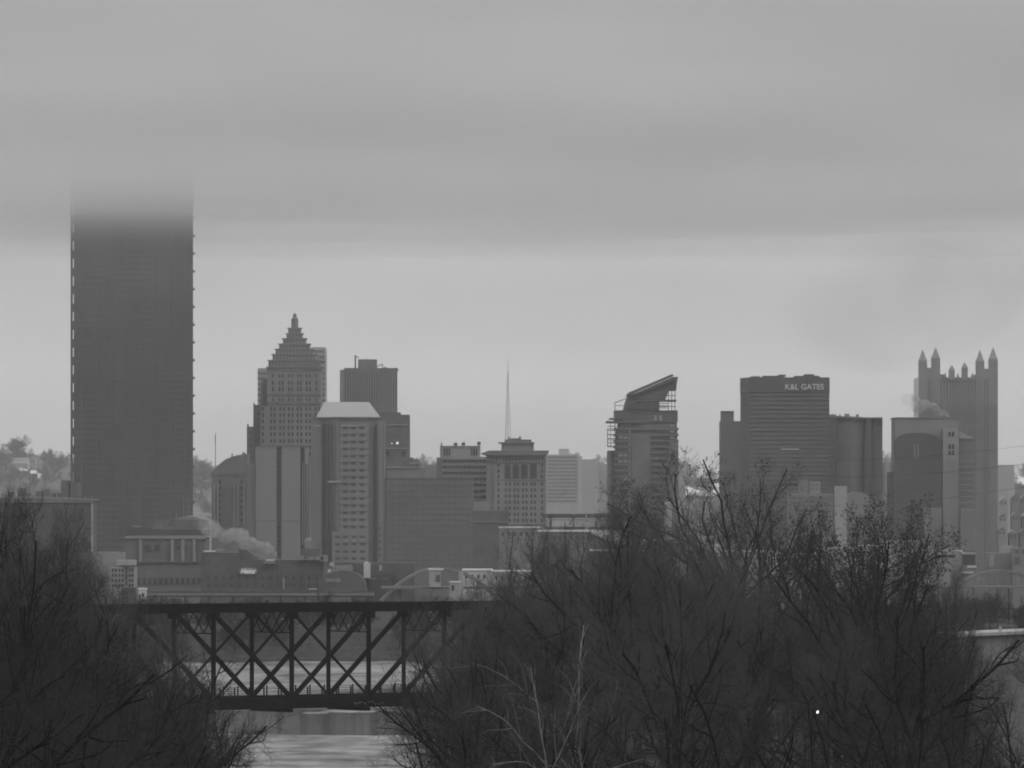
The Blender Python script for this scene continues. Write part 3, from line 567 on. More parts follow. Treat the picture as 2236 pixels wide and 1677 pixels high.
# octagonal tower with pale hipped roof
b = Bld('hip_roofed_tower', 'octagonal office tower with a pale metal hipped roof', 680, 843, 3300)
pts = [(681, 3322), (698, 3306), (738, 3300), (806, 3300), (826, 3306), (842, 3322), (838, 3345), (688, 3345)]
b.poly('wall', pts, 911, None, slabm)
m = MB(); za, zb = ZW(910, 3300), ZW(877, 3300)
m.prism([(XW(x, d), d) for x, d in ((690.9, 3301), (828.7, 3301), (828.7, 3340), (690.9, 3340))], za - .5, za)
m.frustum((XW(690.9, 3301), XW(828.7, 3301), 3301, 3340), (XW(708, 3311), XW(805, 3311), 3311, 3332), za, zb); m.build('hip_roof', roofl, b.r)
b.poly('cornice', [(679, 3321), (697, 3304.8), (738, 3298.8), (806, 3298.8), (827, 3304.8), (844, 3321), (838, 3346), (688, 3346)], 910.5, 914, limedk)
b.grid(744, 804, 925, 1229, [(749, 759), (763, 764.5), (767, 777), (785, 796)], [(y, y + 6.2) for y in np.arange(932, 1222, 15.4)], concm, glass2, D=3300, pier=.6, sp=.9)
b.boxes('facade_fin', [(x, x + 1.6, 925, 1229) for x in (702, 712, 722, 731, 738, 808, 822, 836)], brickm, dep=5, D=3300.5, kind='stuff')
b.boxes('pale_floor_line', [(x0, x1, y, y + 2) for x0, x1 in ((685, 700), (745, 783)) for y in (929,)], roofl, dep=.5, D=3298.5, kind='stuff')
b.box('lower_wing', 725, 804, 1161, None, concm, dep=8, D=3290)
b.grid(725.5, 803.5, 1166, 1229, [(732, 742), (749.5, 760), (768, 778), (786, 797)], [(1170, 1175), (1186, 1191), (1202, 1207), (1217, 1222)], concm, glass2, D=3290, pier=.4, sp=.5)
b.boxes('roller_blind', [(x, x + 11, 1178, 1183.5) for x in (749, 768, 786)], conc, dep=.3, D=3288.8)
b.boxes('corner_tower_window', [(828, 832, y, y + 6) for y in range(1150, 1222, 15)], conc, dep=.3, D=3306, kind='stuff')
b.box('wall_panel', 715, 743, 1050, 1053.5, roofl, dep=.6, D=3298.9)

# dark block behind on the right, with stepped lower wings
b = Bld('dark_stepped_block', 'dark brick high rise stepping down right behind the hip roofed tower', 829, 928, 3450)
b.box('wall', 874, 893.6, 905.5, None, brickm, dep=30); b.box('wall', 829, 874, 900.5, None, brickm, dep=30)
b.box('lower_step', 893.6, 902, 999, None, brickm, dep=26); b.box('lower_step', 902, 914.5, 1002.5, None, brickm, dep=24)
b.box('lower_wing', 846, 928, 1021, None, concm, dep=14, D=3436); b.box('ledge', 845, 915, 1019, 1022, conc, dep=1, D=3435)
b.boxes('window', [(843, 850, 985, 994), (876, 886, 985, 998), (852, 857, 968, 972)], glass, dep=.4, D=3449.6)
b.boxes('lit_window', [(865, 870, 965, 970), (854, 857, 967, 970)], mat('lit_lamp_glass', .8, .5, 0, emit=.5), dep=.4, D=3449.3)
b.boxes('ledge_line', [(830, 893, 927, 928.6), (893, 914, 1010, 1012), (840, 893, 978, 980)], conc, dep=.5, D=3449.5, kind='stuff')

# blank slab with dark recesses
b = Bld('blank_slab_tower', 'plain windowless slab tower split by a dark vertical strip', 539, 672, 3200)
b.box('wall', 557.5, 604, 974, None, slabl, dep=24); b.box('wall', 615, 656, 974, None, slabl, dep=24)
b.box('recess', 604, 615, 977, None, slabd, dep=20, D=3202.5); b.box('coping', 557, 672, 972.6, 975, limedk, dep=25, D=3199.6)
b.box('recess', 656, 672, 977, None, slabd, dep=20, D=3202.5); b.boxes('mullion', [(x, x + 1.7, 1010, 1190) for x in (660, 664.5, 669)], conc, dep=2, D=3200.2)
b.box('end_panel', 665.5, 674, 977, 1013, conc, dep=2.5, D=3199.8)
b.boxes('panel_joint', [(557.5, 656, y, y + 1) for y in (1137,)], brickm, dep=.2, D=3199.85)
b.box('side_wing', 539.5, 556.5, 1011, None, slabm, dep=22, D=3203); b.box('corner_strip', 556.4, 557.6, 990, None, slabd, dep=1, D=3199.5)
b.boxes('recess_floor_line', [(604.3, 614.7, y, y + 1.4) for y in range(985, 1220, 10)], slabm, dep=.3, D=3202.2, kind='stuff')

# domed courthouse-like building with curved mansard
b = Bld('mansard_building', 'stone building with curved dark mansard roof left of the plain slab tower', 460, 540, 3350)
b.box('wall', 462, 541, 1037, None, limedk, dep=30)
b.extr('mansard_roof', [(460, 1036), (461, 1031), (470, 1020), (481, 1012), (492, 1003), (506, 997.5), (517, 994), (541, 990.5), (541, 1036)], limedk, dep=28, D=3351)
b.box('cornice', 459.5, 541, 1034.5, 1037, limedk, dep=31, D=3349.4)
b.extr('arched_bay', [(485, 1150), (485, 1072), (488, 1067), (493, 1064), (500, 1063), (507, 1064), (508, 1066), (508, 1150)], slabd, dep=.6, D=3349.6)
b.boxes('column', [(x, x + 3, 1056, 1150) for x in (466, 474, 510, 517, 531)], limest, dep=1.5, D=3348.6)
b.boxes('window', [(x, x + 4.5, y, y + 8) for x in (478, 525) for y in range(1048, 1145, 14)], glass, dep=.4, D=3349.5)
b.box('chimney', 505.5, 508, 990, 998, limedk, dep=2, D=3353); b.box('chimney', 529, 535, 987.5, 993, limedk, dep=4, D=3356)
fp = MB(); D = 3340; fp.beam((XW(470.4, D), D, GZ + 50), (XW(470.4, D), D, ZW(946, D)), .35); o = fp.build('flag_pole', limedk, None, org=(XW(470.4, D), D, 60))
tag(o, 'thin flagpole with a furled flag rising above the mansard building', 'flagpole')
fl_ = MB().box(XW(469.3, D), XW(471.2, D), D - .2, D + .2, ZW(968, D), ZW(951, D)); fl_.build('flag', slabd, o, org=(XW(470.4, D), D, 60))

# broad brown box
b = Bld('brown_box_building', 'broad plain brown box building with a faint panel grid', 839, 1033, 3050)
b.box('wall', 843.5, 1032.4, 1044.6, None, mat('brown_panel', 0.185, .85, .1, .06), dep=36); b.box('side_strip', 839.6, 843.5, 1044.6, None, slabd, dep=30, D=3053)
b.boxes('panel_joint', [(x, x + .9, 1047, 1240) for x in np.linspace(856, 1020, 13)], slabd, dep=.2, D=3049.85, kind='stuff')
b.boxes('floor_joint', [(844, 1032, y, y + .8) for y in np.linspace(1060, 1235, 15)], slabd, dep=.2, D=3049.8, kind='stuff')
b.box('coping', 839.6, 1032.8, 1043.4, 1045, limedk, dep=37, D=3049.6)

# banded broadcasting building
b = Bld('banded_office_block', 'pale banded office block with satellite dishes on its roof', 953, 1075, 3500)
b.box('wall', 965, 1074.7, 997.4, None, alum, dep=30); b.box('side_wall', 953, 965, 999, None, concm, dep=28, D=3502)
b.box('penthouse', 960.5, 1048.6, 975, 998, alum, dep=22, D=3504); b.box('coping', 960, 1049, 973.4, 975.5, conc, dep=23, D=3503.5)
b.boxes('louvre', [(x, x + 3, 979, 995) for x in (969, 974.5, 980)] + [(x, x + 3, 979, 995) for x in (1028.5, 1034, 1039.5)], glass, dep=.5, D=3503.6)
b.boxes('window_band', [(966, 1074, y, y + 6) for y in np.arange(1003.3, 1110, 13.1)], glass, dep=.5, D=3499.6)
b.boxes('window_mullion', [(x, x + .8, 1000, 1110) for x in np.linspace(977, 1070, 12)], alum, dep=.3, D=3499.4, kind='stuff')
b.boxes('entrance_block', [(1032.4, 1080, 1113, 1200)], brickm, dep=6, D=3480)
for i, (px, py) in enumerate(((996, 970.5), (1011.5, 970), (1044, 968.5))):
    D = 3506 + i; x = XW(px, D); z = ZW(py, D); r_ = 4.4 * D / F; m = MB(); n = 12
    prof = [(0.15, 0), (r_ * .6, .18), (r_, .6)]; tl = (-.5, .2, .7)[i]
    vs_ = []
    for (rr_, hh) in prof:
        for k in range(n):
            a = 2 * PI * k / n; vs_.append((x + rr_ * math.cos(a) + tl * hh, D - hh, z + rr_ * math.sin(a)))
    m.add(vs_, [(q * n + k, q * n + (k + 1) % n, (q + 1) * n + (k + 1) % n, (q + 1) * n + k) for q in range(2) for k in range(n)])
    o = m.build('satellite_dish', slabd, None, org=(x, D, z))
    tag(o, ('left satellite dish on the banded office block roof', 'middle satellite dish on the banded office block roof', 'right satellite dish at the roof end of the banded block')[i], 'satellite dish', 'satellite dishes on the banded block')
    m = MB().beam((x, D + .3, z), (x, D + .5, ZW(973.6, D)), .5); m.build('dish_stand', slabd, o, org=(x, D, z))
MB().beam((XW(964, 3505), 3505, ZW(974, 3505)), (XW(964, 3505), 3505, ZW(966.5, 3505)), .7).build('roof_post', limedk, b.r)

# corniced hotel
b = Bld('corniced_hotel', 'stone hotel with heavy overhanging cornice and four tall arched windows', 1052, 1199, 3450)
b.box('wall', 1078, 1192.8, 993, None, limest, dep=40); b.box('side_wall', 1062, 1078, 993, None, limest, dep=36, D=3453)
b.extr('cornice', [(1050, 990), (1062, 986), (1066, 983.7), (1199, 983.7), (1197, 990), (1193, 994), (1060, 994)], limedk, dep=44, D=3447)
b.box('penthouse', 1094.6, 1165.5, 967, 984, limest, dep=24, D=3458); b.box('penthouse_roof', 1088, 1167, 965.4, 967.8, limedk, dep=26, D=3456)
b.box('upper_penthouse', 1102, 1160.5, 959.6, 966, limedk, dep=18, D=3460); b.box('roof_tank', 1110, 1138, 957, 960, limedk, dep=8, D=3462)
b.boxes('vent_pipe', [(1110, 1112, 953, 958), (1133.5, 1137, 952.5, 958)], slabd, dep=1, D=3462)
for xa, xb in ((1102, 1114.5), (1119.5, 1133.5), (1138, 1152), (1157, 1171.5)):
    xm = (xa + xb) / 2; r_ = (xb - xa) / 2
    b.extr('arched_window', [(xa, 1045), (xa, 1019)] + [(xm - r_ * math.cos(PI * k / 6), 1019 - r_ * .9 * math.sin(PI * k / 6)) for k in range(1, 6)] + [(xb, 1019), (xb, 1045)], glass, dep=.5, D=3449.6)
b.boxes('string_course', [(1078, 1193, 1008, 1010.5), (1078, 1193, 1047.5, 1050)], limedk, dep=.9, D=3449.2)
b.boxes('attic_window', [(x, x + 3, 998, 1005) for x in np.arange(1083, 1190, 7.2)], glass, dep=.4, D=3449.65, kind='stuff')
wx = [(1086.5, 1090.5), (1102.5, 1107), (1110.5, 1115), (1121.5, 1126), (1129, 1133.5), (1140, 1144.5), (1147.5, 1152), (1158, 1162.5), (1166, 1170.5), (1181.5, 1186)]
b.grid(1078.2, 1192.6, 1050.5, 1146, wx, [(y, y + 7.5) for y in np.arange(1053, 1145, 13.25)], limest, glass, pier=.5, sp=.45)
b.boxes('side_bay_window', [(x, x + 4, y, y + 7) for x in (1086.5, 1181.5) for y in (1013, 1025, 1037)], glass, dep=.4, D=3449.6)

# lattice radio mast far behind
D = 4700; mx = XW(1109, D); z0 = ZW(1010, D); m = MB(); r0_ = XW(1117.5, D) - XW(1109, D)
def leg(k, t):
    a = 2 * PI * k / 3 + .5; r_ = r0_ * (1 - t) * .95 + .25; return Vector((mx + r_ * math.cos(a), D + r_ * math.sin(a), z0 + t * (ZW(808, D) - z0)))
rt = thing('radio_mast', 'faint lattice radio mast rising behind the corniced hotel', 'mast', (mx, D, z0))
for k in range(3):
    q = MB(); q.beam(leg(k, 0), leg(k, .98), .3); q.build('mast_leg', concm, rt)
for j in range(22):
    t0_, t1_ = j / 22 * .98, (j + 1) / 22 * .98
    for k in range(3): m.beam(leg(k, t0_), leg((k + 1) % 3, t1_), .12); m.beam(leg(k, t1_), leg((k + 1) % 3, t1_), .18)
m.build('lattice', conc, rt, 'stuff')
MB().beam(leg(0, .98), leg(0, 1.0) + Vector((0, 0, 8)), .3).build('antenna', limedk, rt)
MB().box(mx - r0_ * 2, mx + r0_ * 2, D - 4, D + 4, 8, z0 + .2).build('base_tower', concm, rt)

# far pale apartment blocks on the rise
def far_block(name, label, x0, x1, y0, y1, D, wm, bands=0, g=GZ, extra=None, dep=24):
    q = Bld(name, label, x0, x1, D, g=g)
    q.box('wall', x0, x1, y0, y1, wm, dep=dep)
    if bands: q.boxes('window_band', [(x0 + 2, x1 - 2, y, y + bands * .45) for y in np.arange(y0 + bands * .5, (y1 or 1100) - 1, bands)], glass2, dep=.4, D=D - .3, kind='stuff')
    return q
q = far_block('hillside_flats', 'pale banded block of flats right of the corniced hotel', 1193, 1262, 992.4, None, 4700, concm, 8)
q.box('penthouse', 1220, 1242.5, 980, 993, conc, dep=12, D=4704); q.box('side_wall', 1262, 1271, 996, None, conc, dep=20, D=4702)
far_block('low_far_block', 'low pale block on the skyline right of the hillside flats', 1270, 1307, 1003, None, 4780, concm, 0)
far_block('low_far_block', 'darker low block just left of the slanted roof tower', 1307, 1330, 1013, None, 4800, concm, 0)
far_block('low_far_block', 'small dark block between the stepped block and the banded office block', 927, 955, 1014, None, 4300, brickm, 0)
far_block('low_far_block', 'small block peeping out right of the slanted roof tower', 1481, 1497, 1023, None, 4500, concm, 0)
far_block('low_far_block', 'dark box building at the right edge beyond the spired tower', 2175, 2215, 1015, None, 4700, concm, 0)
q = far_block('gap_building', 'grey block in the gap left of the arched tower', 1926, 1955, 1010, None, 3900, concm, 0); q.box('pale_pier', 1932, 1943, 1012, None, conc, dep=2, D=3898)

# tower with slanted roof, still partly open frame
b = Bld('slanted_roof_tower', 'glass tower with a slanted roof and open steel frame at its top', 1324, 1482, 3300)
tw = mat('tower_glass_panel', 0.2, .5, .2, .12, .5)
b.box('core', 1344, 1479, 934, None, glass2, dep=34, D=3301); b.box('side_core', 1334, 1345, 985, None, slabd, dep=26, D=3304); b.box('outer_leaf', 1326, 1335, 985, None, conc, dep=18, D=3308)
b.boxes('floor_slab', [(1341.5, 1482, y, y + 4.6) for y in np.arange(934, 1290, 13)], tw, dep=36, D=3300, kind='stuff')
b.box('core', 1350, 1478, 921, 935, tw, dep=30, D=3302); b.boxes('scaffold_deck', [(1327, 1348, y, y + 1.6) for y in range(930, 985, 9)] + [(1368, 1458, y, y + 1.4) for y in (880, 885, 890)], slabd, dep=2, D=3299.2)
b.boxes('painted_bay_light', [(x, x + 9, y, y + 5) for x in (1350, 1361) for y in (953, 992, 1005, 1044)] + [(x, x + 4, y, y + 6) for x in (1373,) for y in range(940, 1200, 13)] + [(1463, 1473, y, y + 5) for y in (927, 940, 953)], conc, dep=.5, D=3299.7, kind='stuff')  # pale panels: sky light through the open floors painted as colour
b.boxes('facade_fin', [(x, x + 1, 934, 1290) for x in np.linspace(1350, 1476, 20)], tw, dep=.6, D=3300.3, kind='stuff')
b.box('facade_panel', 1380, 1420, 950, None, tw, dep=.8, D=3299.4); b.box('facade_panel', 1461, 1481, 965, None, tw, dep=.8, D=3299.4)
b.boxes('plant_floor', [(1342, 1480, 896, 922)], mat('plant_screen', .15, .7, .2, .1), dep=34, D=3301)
b.boxes('roof_light', [(1428, 1434, 907, 919), (1439, 1446, 907, 919)], conc, dep=.6, D=3300.4)
b.boxes('terrace_slab', [(1324, 1400, 919, 923), (1331, 1360, 912.5, 915)], limedk, dep=30, D=3299)
b.boxes('open_frame_column', [(x, x + 1.4, 852, 897) for x in (1459, 1466, 1473)] + [(1342, 1343.6, 878, 898), (1342, 1343.5, 922, 935), (1380, 1382, 922, 935), (1474, 1478, 922, 935)] + [(1326, 1327.6, 936, 975), (1333, 1334, 925, 975)], slabd, dep=1, D=3300)
b.boxes('open_frame_beam', [(1440, 1476, y, y + 1.6) for y in (863, 876, 887)] + [(1342, 1368, 885, 886.2)] + [(1325, 1343, y, y + 1.2) for y in (936, 949, 960, 973)], slabd, dep=1, D=3300.2)
b.extr('rake_brace', [(1342, 879), (1368, 869), (1368, 870.8), (1342, 880.8)], slabd, dep=1, D=3300)
b.extr('roof_gable', [(1360, 898), (1366, 876), (1370, 866), (1470, 822.5), (1478, 824), (1477, 852), (1462, 852), (1452, 874), (1384, 874), (1384, 898)], slabm, dep=24, D=3303)
b.extr('slanted_roof', [(1369, 861), (1372, 857.5), (1468, 816.5), (1470.5, 820), (1369, 864.5)], slabd, dep=30, D=3301)
b.extr('slanted_roof', [(1367, 868), (1369.5, 865), (1481, 821.5), (1480, 826), (1476, 852), (1474, 852), (1472, 829)], slabd, dep=3, D=3298.6)
b.box('upper_deck', 1384, 1477, 872.5, 876, conc, dep=24, D=3303); b.box('upper_storey', 1384, 1440, 876, 897, tw, dep=20, D=3305)

# dark office tower with roof sign, and its neighbours
b = Bld('signed_office_tower', 'dark banded office tower with letters K&L GATES across its top', 1616, 1812, 3200)
pts = [(1616.7, 3214), (1636.6, 3195), (1811, 3195), (1811, 3240), (1616.7, 3240)]
kg = mat('brown_spandrel', 0.165, .7, .15, .1)
b.poly('wall', pts, 826, None, slabd); b.poly('roof_band', [(1616, 3213), (1636, 3194.4), (1811.6, 3194.4), (1811.6, 3241), (1616, 3241)], 824.5, 857, mat('dark_fascia', 0.13, .6, .15, .1))
b.boxes('spandrel_band', [(1637, 1811, y, y + 5.2) for y in np.arange(859, 1250, 9.6)], kg, dep=.5, D=3194.6, kind='stuff')
b.boxes('roof_plant', [(1640, 1660, 821.5, 825), (1665, 1712, 820.5, 825), (1700, 1716, 818, 822), (1735, 1790, 820.5, 825), (1756, 1778, 817, 821)], slabd, dep=10, D=3205)
b.box('white_floor_strip', 1705, 1745, 980, 982, white, dep=.5, D=3194.2)  # plain white strip along one floor, no emission
def text(body, pxc, pyc, wpx, D, m, parent, shear=0, name='sign_lettering', hpx=None, offset=0.0, depth=.25):
    c = bpy.data.curves.new(name, 'FONT'); c.body = body; c.align_x = 'CENTER'; c.align_y = 'CENTER'; c.shear = shear; c.extrude = depth; c.offset = offset; c.resolution_u = 3
    o = bpy.data.objects.new('tmp', c); COL.objects.link(o); dg = bpy.context.evaluated_depsgraph_get(); me = bpy.data.meshes.new_from_object(o.evaluated_get(dg)); bpy.data.objects.remove(o)
    co = np.empty(len(me.vertices) * 3, np.float32); me.vertices.foreach_get('co', co); co = co.reshape(-1, 3)
    mn, mxx = co.min(0), co.max(0); sx = wpx * D / F / (mxx[0] - mn[0]); sz = (hpx * D / F / (mxx[1] - mn[1])) if hpx else sx
    cx_, cy_ = (mn[0] + mxx[0]) / 2, (mn[1] + mxx[1]) / 2; org = parent['org']
    new = np.stack([(co[:, 0] - cx_) * sx + XW(pxc, D) - org[0], -co[:, 2] + D - org[1], (co[:, 1] - cy_) * sz + ZW(pyc, D) - org[2]], -1)
    me.vertices.foreach_set('co', new.astype(np.float32).ravel()); me.materials.clear(); me.materials.append(m); me.update()
    r = bpy.data.objects.new(name, me); COL.objects.link(r); r.parent = parent; return r
text('K&L GATES', 1757, 844.5, 84, 3194, mat('pale_sign_letters', .75, .5, 0), b.r, hpx=12.5, offset=.012)
b.boxes('side_lettering', [(1620, 1622, 840, 848), (1624, 1626, 840, 848)], slabm, dep=1, D=3212)

b = Bld('notched_office_block', 'grey office block with a small stair tower left of the signed tower', 1574, 1618, 3260)
b.box('wall', 1574.6, 1618, 919.5, None, slabm, dep=30); b.box('stair_tower', 1575.6, 1602.5, 898.5, 919.6, slabm, dep=18, D=3262); b.box('parapet', 1575, 1603, 897.4, 899.2, slabd, dep=19, D=3261.5)
b = Bld('faceted_office_block', 'faceted grey office block right of the signed tower', 1811, 1928, 3270)
m1 = mat('facet_cladding', 0.225, .7, .1, .06)
b.poly('wall', [(1811, 3290), (1828, 3270), (1860, 3268), (1885, 3270), (1903, 3285), (1905, 3272), (1927, 3270), (1927, 3310), (1811, 3310)], 911, None, m1)
b.box('dark_strip', 1811, 1827, 908.5, None, slabd, dep=3, D=3267.5); b.extr('dark_strip', [(1892, 912), (1903.5, 912), (1904.5, 1080), (1888, 1080), (1887, 965)], slabd, dep=4, D=3266.5)
b.extr('parapet', [(1811, 907.5), (1875, 910), (1927, 913), (1927, 915), (1811, 912.5)], m1, dep=40, D=3266.8)
b.boxes('roof_unit', [(1812, 1826, 904.5, 908.5), (1833, 1836, 905, 909), (1845, 1855, 903.5, 909), (1870, 1875, 904.5, 911)], concm, dep=5, D=3280)

# arched tower
b = Bld('arched_tower', 'tower with a big round arched dark face and a pale corner pier', 1941, 2095, 3150)
b.box('wall', 1955, 2094, 913, None, slabl, dep=34, D=3152); b.box('coping', 1953.5, 2094.5, 911.2, 914, limedk, dep=35, D=3151.5)
ar = [(1957, None)] + [(2003 - 46 * math.cos(PI * k / 14), 962 - 17 * math.sin(PI * k / 14) ** .8) for k in range(0, 15)] + [(2049, None)]
zg = F * (H - GZ) / 3150 + YH
b.extr('arched_face', [(1953, zg), (1953, 962)] + ar[1:-1] + [(2058, 962), (2058, zg)], mat('dark_stone_face', 0.105, .7, .15, .1), dep=4, D=3147)
b.box('side_wing', 1941.7, 1953, 1031, None, slabd, dep=20, D=3156); b.box('corner_pier', 2059, 2093, 935, None, conc, dep=5, D=3146)
b.boxes('pier_window', [(x, x + 4.5, y, y + 10) for x in (2071, 2079) for y in (943, 970, 984)], glass, dep=.4, D=3145.7)
b.boxes('slot_window', [(1996, 1999, 970, 1000), (2003, 2006, 970, 1000)], concm, dep=.4, D=3146.7)
b.boxes('pier_fin', [(x, x + 1.1, 1005, 1201) for x in np.linspace(2062, 2090, 8)], conc, dep=.4, D=3145.7, kind='stuff')
b.boxes('lower_bay', [(2017, 2056, 1108, 1202), (2098, 2131, 1110, 1202)], concm, dep=3, D=3142)
b.boxes('bay_mullion', [(x, x + 1.2, 1112, 1200) for x in list(np.linspace(2021, 2053, 9)) + list(np.linspace(2101, 2128, 8))], conc, dep=.4, D=3141.6, kind='stuff')
b.box('right_wing', 2093, 2127, 957, None, slabm, dep=26, D=3158)
b.boxes('wing_band', [(2094, 2126, y, y + 3) for y in range(1005, 1100, 13)], conc, dep=.4, D=3157.6, kind='stuff')
b.extr('snowy_lean_to_roof', [(2093, 941), (2102, 945), (2125, 956), (2125, 957.6), (2093, 957.6)], roofl, dep=24, D=3157)

# glass castle with spires
b = Bld('spired_glass_tower', 'tall glass tower crowned with gothic spires at the right', 2005, 2180, 4100)
pg = mat('reflective_grey_glass', 0.16, .3, .12, .05, .5); pg2 = mat('reflective_grey_rib', 0.19, .35, .1, .05, .5)
b.box('wall', 2006, 2179, 824, None, pg, dep=50, D=4101)
b.boxes('rib', [(x, x + 1.8, 826, 1250) for x in np.linspace(2030, 2152, 19)], pg2, dep=1, D=4100, kind='stuff')
def spire(x0, x1, ytip, ysh, dd=0):
    D = 4100 + dd; a = XW(x0, D); c = XW(x1, D); wd = c - a; m = MB(); zs = ZW(ysh, D)
    fo = D + .4 if wd > 5 else D - 1.5; m.box(a, c, fo, fo + wd, ZW(1245 if wd > 5 else 830, D), zs); i = wd * .16
    m.frustum((a, c, fo, fo + wd), (a + i, c - i, fo + i, fo + wd - i), zs, zs + wd * .35)
    m.frustum((a + i, c - i, fo + i, fo + wd - i), ((a + c) / 2 - .15, (a + c) / 2 + .15, fo + wd / 2 - .15, fo + wd / 2 + .15), zs + wd * .35, ZW(ytip, D))
    m.build('spire' if wd > 5 else 'pinnacle', pg, b.r)
for s_ in ((2006, 2024.5, 763, 787), (2034, 2053, 758, 781), (2131, 2149.5, 763, 788), (2159, 2179, 758, 784)): spire(*s_)
for s_ in ((2071.5, 2084.5, 797, 808), (2099.5, 2113, 791, 803), (2061, 2066, 813, 820), (2089, 2094, 814, 821), (2121, 2126, 814, 821)): spire(*s_, dd=.5)
b.boxes('corner_wall', [(2024.4, 2034.1, 803, 830), (2149.3, 2159.1, 805, 830), (2053, 2061, 817, 830), (2122, 2131, 818, 830)], pg, dep=10, D=4100.4)
b.boxes('corner_strip', [ (2154, 2156, 990, 1250)], pg2, dep=3, D=4099.6)

# ------------------------------------------------------------------ lower city in front
b = Bld('corniced_warehouse', 'broad pilastered building with a snowy cornice at the left edge', -60, 206, 2800)
b.box('wall', -80, 201, 1097, None, brickm, dep=30); b.extr('cornice', [(-80, 1086), (95, 1086.5), (207, 1091), (207, 1094), (201, 1098), (-80, 1098)], limedk, dep=32, D=2798.8)
b.extr('roof_snow', [(-80, 1084.6), (95, 1085), (208, 1089.8), (208, 1091), (95, 1086.4), (-80, 1086)], greyw, dep=32, D=2798.8)
b.boxes('pilaster', [(x, x + 4, 1101, 1240) for x in range(-70, 200, 15)], brickm, dep=1, D=2799.2, kind=None)
b.boxes('window', [(x + 6, x + 12, y, y + 9) for x in range(-70, 185, 15) for y in (1108, 1126, 1144, 1162, 1180, 1198)], slabd, dep=.4, D=2799.7, kind='stuff')
b.box('corner_pilaster', 199, 203, 1098, 1204, greyw, dep=1.4, D=2799)
b.boxes('roof_plant_box', [(133, 153, 1048.5, 1087), (150, 172, 1053, 1087)], brickm, dep=12, D=2806)
b.boxes('roof_unit', [(17, 29, 1074, 1086), (38, 57, 1066, 1086), (57, 63, 1076, 1086), (78, 93, 1072.5, 1086), (97, 107, 1069, 1086), (112, 120, 1077, 1087), (125, 133, 1076, 1087), (165, 170, 1083, 1089), (178, 184, 1081, 1089), (192, 199, 1082, 1090)], slabd, dep=6, D=2808)

b = Bld('railway_station', 'old stone station building with domed centre behind the steam', 271, 450, 2700)
st = mat('sooty_station_stone', .17, .9, .2, .12)
b.box('wall', 271, 448, 1172, None, st, dep=36); b.box('attic', 277, 450, 1156, 1170, roofd, dep=34, D=2702)
b.extr('entablature', [(271, 1176), (276, 1169.5), (448, 1169.5), (452, 1172), (448, 1177)], limest, dep=37, D=2699)
b.box('upper_storey', 330, 452, 1148.5, 1157, st, dep=26, D=2706); b.extr('shed_roof', [(330, 1149), (340, 1137), (366, 1136), (368, 1149)], st, dep=20, D=2708)
b.extr('dome_roof', [(375, 1135.5), (390, 1131), (400, 1128), (411, 1125.5), (425, 1128), (440, 1132), (455, 1135.5)], limest, dep=24, D=2706); b.box('dome_drum', 377, 452, 1135, 1149, st, dep=22, D=2706)
b.boxes('roof_mast', [(400, 401, 1082, 1128), (410.5, 411.5, 1082, 1126), (385, 386, 1118, 1136)], limest, dep=.5, D=2712)
b.box('roof_snow', 290, 305, 1148.5, 1150, greyw, dep=10, D=2704)
b.boxes('recess', [(295, 300, 1181, 1226), (363, 370, 1189, 1228), (386, 394, 1178, 1226), (408, 419, 1192, 1226), (430, 436, 1178, 1226)], slabd, dep=.5, D=2699.6)
b.boxes('window', [(317, 328, 1189, 1203), (339, 349, 1189, 1203), (387, 393, 1193, 1200)], glass, dep=.5, D=2699.5)
b.boxes('pilaster', [(x, x + 7, 1178, 1226) for x in (303, 373, 396, 421)], limest, dep=1, D=2699.1)
b.box('string_course', 295, 437, 1226, 1229, slabd, dep=1.2, D=2698.9)
b.boxes('lower_window', [(x, x + 6, 1262, 1276) for x in range(300, 440, 12)], glass, dep=.5, D=2699.5)

b = Bld('white_block', 'small bright white building with dark windows behind the left trees', 205, 295, 2380)
b.box('wall', 240, 294, 1238, None, conc, dep=16); b.box('upper_storey', 254, 294, 1223, 1234, greyw, dep=12, D=2382); b.box('annex', 205, 270, 1206, None, concm, dep=14, D=2392)
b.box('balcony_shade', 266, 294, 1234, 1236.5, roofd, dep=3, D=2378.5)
b.boxes('window', [(x, x + 4, y, y + 6.5) for x in (244, 251, 259, 266, 281, 287) for y in (1242, 1253, 1264, 1275)], glass, dep=.4, D=2379.7); b.box('dark_bay', 274, 278, 1238, 1278, glass, dep=.4, D=2379.6)
b.box('lower_dark_block', 266, 296, 1283, None, brick, dep=6, D=2370)
b = Bld('white_hut', 'little white house right of the small white building', 302, 319, 2365)
b.box('wall', 302, 318, 1287, None, white, dep=8); b.box('roof', 301, 319, 1284.5, 1287.2, snow, dep=8.6, D=2364.7); b.box('window', 309, 315, 1295, 1303, glass, dep=.3, D=2364.7); b.box('door', 304, 307, 1298, None, glass, dep=.3, D=2364.7)
b = Bld('white_house', 'small pale gabled house low behind the truss bridge at left', 365, 405, 2330)
b.box('wall', 376, 401, 1318, None, greyw, dep=8); b.extr('gable_roof', [(365, 1316), (372, 1306), (395, 1306), (402, 1316)], roofd, dep=9, D=2329.6); b.boxes('window', [(380, 384, 1320, 1326), (390, 394, 1320, 1326)], glass, dep=.3, D=2329.7)

